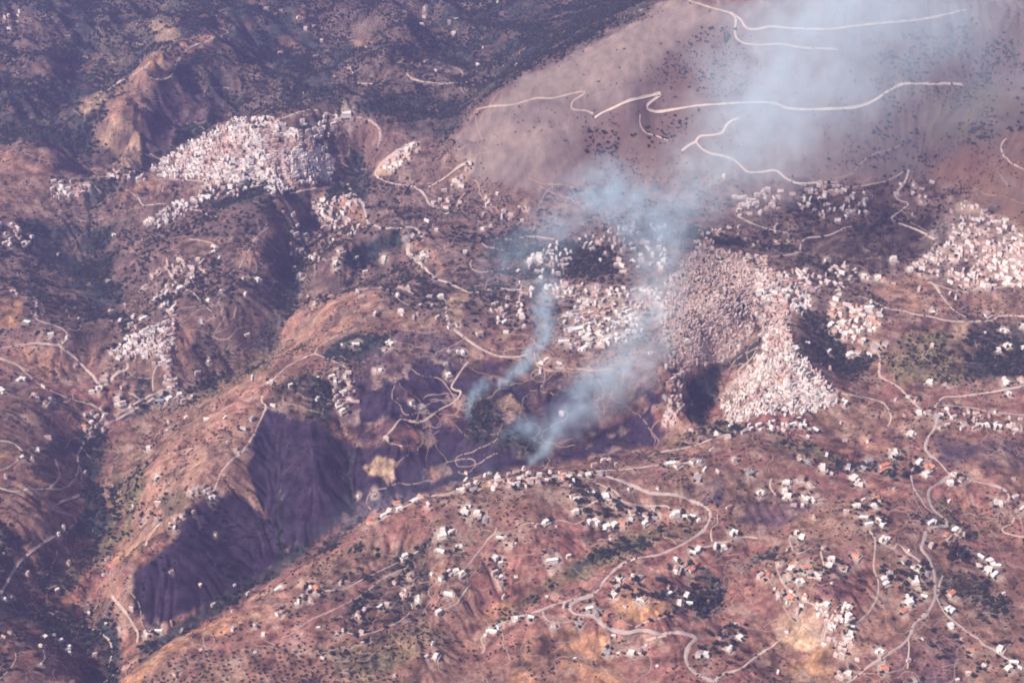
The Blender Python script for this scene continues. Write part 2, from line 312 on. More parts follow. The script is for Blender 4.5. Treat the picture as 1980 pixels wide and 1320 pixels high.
# (class, softness px, strength, outline)
POLY = [
 ('forest_and_shade',30,.78,[(-400,-300),(1330,-300),(1330,-20),(1200,50),(1100,105),(1000,148),(920,200),(880,262),(800,262),(720,228),(600,205),(450,222),(290,318),(150,310),(100,280),(-400,280)]),
 ('dull',30,.75,[(560,-30),(760,-40),(850,60),(830,110),(700,80),(600,60)]), ('olive',26,.4,[(200,-20),(330,-20),(260,120),(190,200),(180,100)]), ('dull',20,.7,[(640,140),(700,110),(800,110),(960,150),(900,190),(760,180),(660,200)]),
 ('lbrown',8,.6,[(540,72),(575,72),(580,95),(545,95)]), ('lbrown',10,.7,[(680,75),(720,72),(725,98),(690,98)]), ('dull',24,.6,[(-100,20),(90,30),(120,90),(60,150),(-100,140)]), ('lbrown',8,.5,[(60,120),(175,125),(170,140),(60,135)]), ('dull',20,.7,[(430,60),(520,130),(560,220),(500,220),(430,160)]),
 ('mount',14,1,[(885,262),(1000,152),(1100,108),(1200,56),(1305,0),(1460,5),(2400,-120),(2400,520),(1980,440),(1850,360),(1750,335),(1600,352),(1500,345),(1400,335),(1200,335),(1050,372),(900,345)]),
 ('mlit',22,1,[(1150,95),(1300,5),(1390,20),(1340,60),(1262,130),(1150,180),(1060,185),(930,228),(1000,157)]),  # sunlit hill face, painted lighter than the rest of the mountain
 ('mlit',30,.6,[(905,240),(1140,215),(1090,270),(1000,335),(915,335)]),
 ('dull',25,.85,[(1150,228),(1280,188),(1360,215),(1320,290),(1290,335),(1190,325),(1100,300)]),
 ('dull',26,.8,[(1250,160),(1330,70),(1400,40),(1470,110),(1430,215),(1300,190)]), ('dull',40,.5,[(1700,60),(1980,0),(1990,140),(1800,150)]),
 ('dull',45,.85,[(1640,110),(1800,60),(2100,20),(2100,300),(1900,330),(1700,330),(1600,260)]), ('olive',25,.6,[(1780,175),(1960,160),(1960,290),(1800,270)]), ('dull',40,.5,[(1550,220),(1760,220),(1780,330),(1560,340)]),
 ('brown',20,.9,[(1860,290),(1990,250),(2400,300),(2400,560),(1980,452),(1850,372),(1800,335)]),
 ('lbrown',12,.7,[(205,190),(290,105),(315,120),(320,95),(400,60),(430,70),(340,130),(280,185),(280,240),(262,330),(185,275)]),
 ('tan',8,.6,[(200,245),(245,222),(268,260),(272,318),(235,322),(210,290),(182,277)]), ('tan',8,.6,[(148,205),(195,172),(212,200),(165,222)]),
 ('orange',5,.8,[(283,118),(300,103),(315,105),(315,128),(285,132)]), ('tan',8,.5,[(285,45),(350,20),(345,80),(300,85)]),
 ('purple',12,.8,[(278,190),(335,160),(430,195),(440,215),(350,275),(290,315),(275,290)]), ('dull',20,.6,[(20,20),(110,40),(80,80),(10,70)]),  # purple: right flank of the peak, its shade put into the colour
 ('forest_and_shade',12,.8,[(280,330),(420,232),(350,235),(330,290),(240,340),(150,350),(170,410),(220,400),(230,350)]),
 ('lbrown',10,.6,[(-200,282),(70,283),(105,300),(100,330),(50,360),(-200,370)]), ('brown',15,.8,[(-200,330),(90,330),(80,400),(180,420),(180,470),(40,430),(-200,440)]),
 ('pale',10,.5,[(100,352),(175,358),(178,378),(110,385)]),
 ('dull',20,.8,[(-200,440),(240,400),(640,380),(900,350),(1000,440),(1300,430),(1300,600),(900,640),(560,600),(240,640),(-200,640)]),
 ('forest_and_shade',16,.9,[(35,432),(130,440),(215,430),(215,520),(240,590),(180,610),(150,565),(100,520),(40,480)]),
 ('forest_and_shade',12,.85,[(620,395),(645,350),(690,300),(720,340),(700,400),(680,380),(660,420),(600,440),(590,520),(570,600),(530,680),(480,670),(520,600),(545,500),(570,430)]),
 ('forest_and_shade',10,.6,[(640,215),(560,240),(620,300),(660,300),(700,350),(720,330),(690,290),(640,270)]),
 ('forest_and_shade',4,1,[(664,512),(668,492),(702,466),(760,455),(832,438),(800,458),(765,478),(720,508),(690,525)]),  # slope under the valley road: shade painted in as dark woodland colour
 ('forest_and_shade',8,.8,[(390,370),(470,352),(600,372),(590,390),(500,395),(440,405),(380,395)]), ('lbrown',10,.7,[(240,365),(300,335),(330,345),(280,370),(215,385)]),
 ('tan',5,.9,[(724,338),(738,312),(800,272),(815,290),(790,312),(755,336)]), ('lbrown',12,.8,[(660,380),(700,410),(712,440),(640,400)]),
 ('tan',6,.8,[(862,575),(905,563),(900,590),(886,635),(868,612)]), ('tan',8,.6,[(870,345),(915,315),(905,350),(870,370)]),
 ('brown',14,.8,[(330,480),(350,460),(435,462),(425,492),(345,500)]), ('lbrown',10,.8,[(345,570),(380,590),(378,670),(345,725),(330,700),(338,640)]),
 ('lbrown',14,.7,[(440,510),(510,440),(540,430),(480,520)]), ('dull',10,.6,[(380,600),(470,560),(500,660),(420,700),(370,740)]), ('dark',10,.8,[(395,690),(470,680),(460,725),(380,755),(375,720)]),
 ('orange',8,.75,[(-200,578),(42,578),(45,632),(-200,645)]), ('lbrown',12,.5,[(-200,640),(110,670),(180,735),(60,740),(-200,690)]),
 ('dark',16,.6,[(60,560),(170,590),(230,640),(150,700),(130,650)]), ('dark',14,.8,[(20,740),(120,780),(150,820),(60,840),(10,800)]),
 ('brown',18,.8,[(-200,700),(100,760),(170,800),(100,880),(-200,900)]), ('lbrown',8,.7,[(120,820),(190,790),(180,815),(100,850)]),
 ('orange',5,.8,[(-200,862),(35,857),(45,880),(18,896),(-200,906)]), ('dark',10,.9,[(105,835),(195,825),(170,880),(150,930),(85,880)]),
 ('brown',16,.9,[(-200,900),(150,880),(155,1000),(60,1070),(-200,1110)]), ('orange',6,.6,[(30,920),(48,920),(46,942),(28,940)]),
 ('forest_and_shade',12,.8,[(155,850),(200,830),(195,950),(225,1040),(160,1110),(110,1150),(95,1200),(-200,1190),(-200,1150),(50,1080),(120,1040),(150,1000),(165,930)]),
 ('scrub',12,.7,[(-200,1010),(25,1012),(50,1050),(20,1100),(-200,1110)]), ('orange',8,.6,[(145,1040),(185,1040),(180,1062),(140,1060)]),
 ('scrub',20,.6,[(90,1185),(215,1150),(235,1230),(210,1330),(-200,1330),(-200,1200)]), ('red',12,.6,[(0,1220),(70,1215),(150,1260),(170,1330),(0,1330)]),
 ('olive',14,.9,[(205,1040),(215,920),(260,850),(300,880),(290,960),(230,1060),(180,1100),(100,1160),(110,1110)]),
 ('olive',10,.9,[(340,768),(450,712),(560,640),(640,570),(600,640),(520,710),(420,770),(300,800)]),
 ('lbrown',12,.9,[(290,850),(350,800),(480,722),(515,720),(505,785),(470,865),(408,950),(330,1005),(225,1095),(240,1050),(280,950)]),
 ('brown',20,.7,[(220,830),(300,790),(420,780),(380,830),(280,900),(230,930)]),
 ('orange',5,.7,[(212,1085),(290,1035),(345,990),(350,1002),(290,1055),(235,1095)]), ('lbrown',10,.8,[(185,1120),(280,1120),(270,1180),(240,1190),(210,1150)]),
 ('olive',8,.6,[(310,960),(405,935),(400,960),(320,1000)]),
 ('lbrown',14,.8,[(555,615),(620,570),(735,560),(740,595),(660,640),(600,680),(520,705),(540,660)]),
 ('brown',10,.9,[(680,640),(760,600),(860,610),(870,640),(760,650)]),
 ('forest_and_shade',7,1,[(615,688),(640,665),(690,645),(765,642),(750,670),(735,690),(690,702),(640,702)]),  # crescent slope: its shade is painted in with the dark green
 ('purple',24,.9,[(690,700),(760,650),(860,640),(905,700),(880,760),(850,790),(770,820),(690,840),(640,800),(650,730)]),
 ('dark',14,.9,[(520,745),(600,715),(660,735),(640,800),(642,880),(600,830),(545,800),(515,775)]), ('scrub',10,.7,[(595,720),(640,740),(640,860),(600,800)]),
 ('burnt',22,.95,[(690,740),(800,700),(900,705),(1040,740),(1240,755),(1290,815),(1270,862),(1040,895),(880,860),(690,855)]),
 ('burnt',11,1,[(512,778),(560,800),(610,815),(650,850),(700,862),(745,862),(790,865),(880,840),(905,800),(1000,860),(1040,895),(960,915),(880,938),(740,985),(640,1020),(600,1050),(545,1092),(525,1040),(505,985),(478,930),(478,870)]),
 ('burnt',11,1,[(345,1000),(395,968),(420,960),(470,950),(520,1000),(548,1092),(520,1105),(400,1172),(285,1215),(262,1180),(245,1110),(300,1075),(335,1050)]),
 ('lbrown',5,1,[(415,945),(470,885),(480,910),(518,1010),(500,990),(455,945)]),
 ('tan',3,1,[(703,898),(722,893),(730,880),(744,884),(768,893),(760,908),(764,925),(752,937),(738,920),(712,915)]),
 ('lbrown',6,.8,[(820,905),(860,900),(870,915),(835,930)]), ('scrub',10,.6,[(590,1080),(660,1020),(720,990),(640,1060),(560,1100)]),
 ('burnt',18,.75,[(900,700),(960,700),(1040,720),(1250,745),(1300,800),(1290,850),(1100,888),(1040,892),(900,860)]),
 ('scrub',12,.8,[(900,760),(960,745),(970,830),(1060,860),(1040,890),(900,850)]), ('tan',7,.8,[(962,770),(990,760),(1012,790),(1000,802),(975,795)]),
 ('lbrown',14,.45,[(1140,760),(1230,740),(1250,790),(1160,830)]), ('red',8,.9,[(1262,790),(1300,785),(1312,825),(1275,832)]),
 ('brown',14,.7,[(1000,680),(1240,700),(1270,735),(1150,745),(1050,735)]), ('scrub',14,.7,[(930,465),(1190,480),(1180,530),(1010,540),(950,520)]),
 ('pale',16,.35,[(1000,545),(1290,560),(1290,600),(1150,592),(1000,572)]), ('pale',12,.45,[(1080,610),(1130,575),(1240,600),(1240,650),(1130,680),(1070,660)]),
 ('pale',14,.4,[(1285,545),(1350,480),(1480,500),(1500,520),(1460,560),(1460,640),(1400,700),(1290,705),(1275,620)]),
 ('pale',8,.75,[(1465,590),(1525,600),(1530,670),(1570,705),(1620,755),(1620,785),(1560,802),(1490,800),(1410,822),(1385,770),(1430,725),(1478,680)]),
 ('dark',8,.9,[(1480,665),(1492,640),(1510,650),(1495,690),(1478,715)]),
 ('forest_and_shade',11,1,[(1472,655),(1455,690),(1400,715),(1392,745),(1378,775),(1362,800),(1360,835),(1338,812),(1322,785),(1326,750),(1350,722),(1390,700),(1440,672)]),  # ravine between the lobes: its shadow is painted into the ground colour
 ('red',8,.7,[(1362,800),(1398,790),(1415,822),(1370,838)]), ('olive',18,.6,[(1280,850),(1420,800),(1450,840),(1300,880)]),
 ('dark',16,1,[(1540,395),(1600,440),(1690,430),(1730,400),(1840,440),(1800,490),(1740,515),(1650,548),(1540,505),(1545,450)]), ('dark',12,.6,[(1500,345),(1700,360),(1740,420),(1600,440),(1520,400)]),
 ('lbrown',14,.8,[(1690,560),(1770,525),(1800,540),(1860,605),(1760,600),(1680,580)]), ('brown',14,.8,[(1870,565),(1990,560),(2400,580),(2400,610),(1990,605),(1880,610)]),
 ('pale',16,.3,[(1800,440),(1870,385),(1990,450),(2100,545),(1860,558),(1760,522)]), ('lbrown',10,.5,[(1600,590),(1700,590),(1710,640),(1620,660)]),
 ('scrub',14,.85,[(1545,600),(1605,610),(1640,690),(1700,690),(1650,735),(1560,725),(1540,680)]), ('olive',18,.9,[(1700,690),(1760,640),(1860,640),(1890,680),(1870,740),(1740,742)]),
 ('tan',8,.8,[(1838,628),(1878,622),(1872,658),(1845,660)]), ('scrub',16,.85,[(1880,628),(2300,620),(2300,735),(1880,735),(1860,700)]),
 ('lbrown',10,.8,[(1645,745),(1700,790),(1725,795),(1760,770),(1780,800),(1745,840),(1700,882),(1640,880),(1560,850),(1600,812)]), ('brown',16,.8,[(1560,790),(1700,780),(1720,830),(1600,850)]),
 ('olive',14,.7,[(1480,830),(1560,850),(1640,890),(1620,900),(1480,870)]), ('red',12,.8,[(1850,820),(2300,810),(2300,860),(1900,860)]), ('purple',14,.8,[(1800,850),(2300,860),(2300,935),(1900,900),(1820,890)]),
 # foreground
 ('purple',12,.7,[(640,1000),(720,960),(880,952),(700,1000),(620,1060),(560,1090)]), ('brown',20,.8,[(560,1120),(740,1010),(840,985),(860,1040),(700,1100),(600,1130)]),
 ('olive',14,.6,[(600,1100),(700,1050),(780,1060),(680,1110)]), ('red',12,.7,[(740,1020),(820,985),(830,1040),(740,1070)]),
 ('dark',10,.8,[(760,1110),(838,1050),(838,1150),(800,1230),(700,1240),(640,1200),(700,1150)]), ('lbrown',12,.7,[(480,1150),(600,1125),(560,1200),(470,1210)]),
 ('orange',6,.85,[(225,1325),(330,1237),(410,1200),(520,1170),(430,1228),(330,1262),(262,1325)]), ('brown',14,.8,[(270,1325),(345,1262),(600,1235),(780,1300),(790,1330)]),
 ('olive',16,.6,[(600,1260),(820,1200),(860,1230),(700,1330)]), ('lbrown',10,.8,[(830,1060),(880,1060),(860,1180),(830,1240)]),
 ('red',10,.9,[(1000,1010),(1110,1005),(1135,1050),(1110,1115),(1010,1150),(985,1100)]), ('olive',12,.85,[(930,1235),(1000,1160),(1120,1080),(1200,1030),(1340,1010),(1370,1030),(1210,1075),(1120,1120),(1030,1170)]),
 ('orange',6,.55,[(930,1180),(965,1160),(1010,1162),(980,1195),(935,1205)]), ('red',10,.8,[(900,1060),(960,1030),(960,1120),(910,1150)]),
 ('orange',4,1,[(1178,1170),(1215,1160),(1330,1158),(1340,1170),(1245,1203),(1212,1198)]), ('lbrown',8,.7,[(1190,1110),(1340,1070),(1340,1150),(1200,1160)]),
 ('orange',12,.55,[(1000,1250),(1060,1215),(1160,1215),(1210,1290),(1200,1330),(980,1330)]), ('red',10,.8,[(1250,1240),(1330,1235),(1320,1280),(1270,1300)]),
 ('scrub',10,.8,[(1350,1100),(1400,1120),(1390,1175),(1340,1200),(1335,1150)]), ('purple',10,.7,[(1440,960),(1580,970),(1500,1020),(1430,1010)]),
 ('red',14,.9,[(1400,1060),(1500,1050),(1480,1120),(1400,1170)]), ('lbrown',12,.8,[(1590,985),(1650,960),(1690,1040),(1680,1080),(1600,1060)]),
 ('red',10,1,[(1600,1060),(1690,1070),(1695,1150),(1645,1190),(1570,1150),(1560,1120),(1600,1110)]), ('purple',12,.4,[(1560,1130),(1640,1090),(1640,1160)]),
 ('tan',10,.7,[(1500,1195),(1590,1180),(1585,1245),(1500,1260)]), ('orange',8,.7,[(1520,1290),(1600,1240),(1610,1300),(1540,1325)]),
 ('lbrown',14,.6,[(1640,1180),(1760,1150),(1750,1210),(1660,1260)]), ('purple',14,.6,[(1740,1250),(1860,1220),(1860,1330),(1720,1330)]),
 ('scrub',14,.6,[(1800,1090),(1900,1120),(1960,1180),(1900,1200),(1830,1150)]), ('olive',12,.7,[(1810,960),(1960,1010),(1990,1060),(1880,1040),(1800,1000)]),
 ('lbrown',14,.8,[(1860,900),(1960,925),(1990,960),(1900,950)]), ('red',12,.6,[(1830,980),(1980,1000),(1980,1060),(1880,1050)]),
 ('purple',12,.7,[(1330,940),(1400,925),(1400,980),(1360,975)]), ('brown',20,.5,[(1200,900),(1360,900),(1340,970),(1220,940)]),
]
# narrow strips: woods along streams, bare crests (class, width px, strength, line)
STRIP = [
 ('forest_and_shade',16,.9,[(270,1262),(330,1225),(400,1180),(480,1135),(545,1092),(600,1050)]), ('forest_and_shade',14,.9,[(210,1330),(220,1270),(215,1230),(195,1200)]),
 ('forest_and_shade',10,.8,[(240,800),(330,768),(400,745),(450,718)]), ('scrub',10,.7,[(600,1140),(700,1120),(800,1080),(835,1050)]),
 ('dark',14,.6,[(560,1185),(600,1165),(660,1145)]), ('forest_and_shade',9,.7,[(1120,1100),(1160,1075),(1200,1055),(1250,1050)]),
 ('forest_and_shade',12,.8,[(1440,1100),(1470,1080),(1500,1065)]), ('scrub',12,.7,[(1750,1000),(1830,1010),(1880,1030)]), ('forest_and_shade',10,.6,[(680,880),(672,940),(680,985)]),
 ('forest_and_shade',9,.6,[(540,960),(540,1030),(545,1090)]), ('lbrown',9,.8,[(1200,905),(1300,890),(1400,850)]), ('tan',6,.7,[(720,1012),(780,975),(840,957),(920,940),(1000,925),(1090,925)]),
 ('scrub',10,.7,[(1000,940),(1100,930),(1150,960)]), ('dark',10,.7,[(985,700),(990,740),(1040,745)]), ('forest_and_shade',9,.8,[(1620,900),(1700,905),(1730,930)]),
 ('scrub',14,.7,[(200,600),(250,620),(250,660),(200,680)]), ('forest_and_shade',14,.7,[(240,730),(280,740),(260,770)]), ('pale',10,.5,[(1440,640),(1400,690),(1330,700)]),
 ('dark',8,.8,[(990,700),(1040,725),(1100,735),(1180,730)]), ('scrub',10,.8,[(1330,450),(1420,470),(1530,480)]), ('tan',7,.7,[(1830,370),(1860,395),(1940,425),(1980,450)]),
 ('lbrown',9,.8,[(800,470),(830,480),(850,520)]), ('tan',6,.6,[(640,735),(665,760),(670,790)]), ('scrub',14,.7,[(560,740),(600,760),(625,800)]),
]
PX, PY, DEP = project(XX, YY, ZZ)
wn = 9 * fbm(XX, YY, 70, 3, 41); wm = 9 * fbm(XX, YY, 70, 3, 47)
sharp = 0.6 + 0 * XX
QX = (PX + wn).ravel(); QY = (PY + wm).ravel()
xf, yf = XX.ravel(), YY.ravel()
n1 = fbm(xf, yf, 420, 4, 51); n2 = fbm(xf, yf, 90, 4, 57); n3 = fbm(xf, yf, 26, 3, 61)
ALB = np.empty((len(QX), 3)); VEGD = np.empty(len(QX))
mixf = np.clip(0.5 + 1.1 * n1, 0, 1)[:, None]
ALB[:] = np.array(C['brown']) * mixf + np.array(C['red']) * (1 - mixf)
VEGD[:] = 0.4
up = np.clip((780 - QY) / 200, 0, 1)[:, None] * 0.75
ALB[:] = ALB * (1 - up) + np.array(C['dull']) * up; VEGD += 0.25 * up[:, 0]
def seg_d(px, py, ax, ay, bx, by):
    dx, dy = bx - ax, by - ay; L = dx * dx + dy * dy + 1e-9
    t = np.clip(((px - ax) * dx + (py - ay) * dy) / L, 0, 1)
    return np.hypot(px - ax - t * dx, py - ay - t * dy)
def blend(idx, wgt, cls):
    ALB[idx] = ALB[idx] * (1 - wgt[:, None]) + np.array(C[cls]) * wgt[:, None]
    VEGD[idx] = VEGD[idx] * (1 - wgt) + VEG[cls] * wgt
def inside_w(px, py, poly, soft):
    ins = np.zeros(len(px), bool); d = np.full(len(px), 1e9)
    n = len(poly)
    for k in range(n):
        ax, ay = poly[k]; bx, by = poly[(k + 1) % n]
        if ay != by:
            c = ((ay > py) != (by > py)) & (px < (bx - ax) * (py - ay) / (by - ay) + ax)
            ins ^= c
        d = np.minimum(d, seg_d(px, py, ax, ay, bx, by))
    sd = np.where(ins, d, -d)
    return np.clip(sd / soft + 0.5, 0, 1)
vis = (QX > -420) & (QX < 2400) & (QY > -320) & (QY < 1500)
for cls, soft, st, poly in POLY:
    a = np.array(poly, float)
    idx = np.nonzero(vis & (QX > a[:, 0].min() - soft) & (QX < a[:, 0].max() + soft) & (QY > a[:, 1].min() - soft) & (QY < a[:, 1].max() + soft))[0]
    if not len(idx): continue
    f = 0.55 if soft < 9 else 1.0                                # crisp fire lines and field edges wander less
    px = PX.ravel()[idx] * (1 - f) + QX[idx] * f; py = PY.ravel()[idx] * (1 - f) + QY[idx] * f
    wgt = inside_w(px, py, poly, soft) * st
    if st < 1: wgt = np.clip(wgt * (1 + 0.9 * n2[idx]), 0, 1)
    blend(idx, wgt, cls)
for cls, wd, st, line in STRIP:
    a = np.array(line, float)
    idx = np.nonzero(vis & (QX > a[:, 0].min() - wd * 2) & (QX < a[:, 0].max() + wd * 2) & (QY > a[:, 1].min() - wd * 2) & (QY < a[:, 1].max() + wd * 2))[0]
    d = np.full(len(idx), 1e9)
    for (p, q) in zip(line[:-1], line[1:]): d = np.minimum(d, seg_d(QX[idx], QY[idx], *p, *q))
    blend(idx, np.clip((wd * (1 + .6 * n2[idx]) - d) / (wd * .6), 0, 1) * st, cls)
# patchwork of plots: cells of slightly different soil
onm = inside_w(PX.ravel(), PY.ravel(), [p for p in POLY if p[0] == 'mount'][0][3], 20); off = 1 - 0.72 * onm
cell = 70.0
gx = (xf + 30 * n2) / cell; gy = (yf + 30 * n3) / (cell * 1.3); best = np.full(len(xf), 9.); sec = np.full(len(xf), 9.); idc = np.zeros(len(xf))
ix0 = np.floor(gx); iy0 = np.floor(gy)
for i in (-1, 0, 1):
    for j in (-1, 0, 1):
        ix = ix0 + i; iy = iy0 + j
        k = _perm[(_perm[ix.astype(np.int64) & 255] + iy.astype(np.int64)) & 255]
        d = np.hypot(gx - ix - .5 - .45 * _gx[k], gy - iy - .5 - .45 * _gy[k])
        nb = d < best; sec = np.where(nb, best, np.minimum(sec, d)); idc = np.where(nb, k, idc); best = np.minimum(best, d)
plot = ((idc * 37) % 100) / 100.0 - 0.5
edge = np.clip(1 - (sec - best) / 0.09, 0, 1)
fore = np.clip((QY - 300) / 500, 0.25, 1)
gain = 1 + off * (0.30 * plot * fore + 0.14 * n1 + 0.38 * n2 + 0.66 * n3)
ALB *= np.clip(gain, 0.35, 2.1)[:, None]
ALB *= (1 - .38 * edge * fore * off * (n1 + .5 * n2 > -.12))[:, None]
tint = ((idc * 53) % 100) / 100.0
ALB[:, 1] *= 1 + 0.12 * (tint - .5) * fore; ALB[:, 0] *= 1 + 0.06 * fore * n2
lush = np.clip((n2 + 0.6 * n1 + 0.5 * n3 - 0.18) * 2.2, 0, 1) * np.clip(VEGD, 0, 1) * off
ALB = ALB * (1 - 0.7 * lush[:, None]) + np.array((.038, .034, .032)) * 0.7 * lush[:, None]
bare = np.clip((fbm(xf, yf, 60, 4, 71) - 0.30) * 3.0, 0, 1) * np.clip(1.1 - VEGD, 0.15, 1) * (VEGD != VEG['burnt']) * off
ALB = ALB * (1 - 0.62 * bare[:, None]) + np.array((.42, .29, .23)) * 0.62 * bare[:, None]

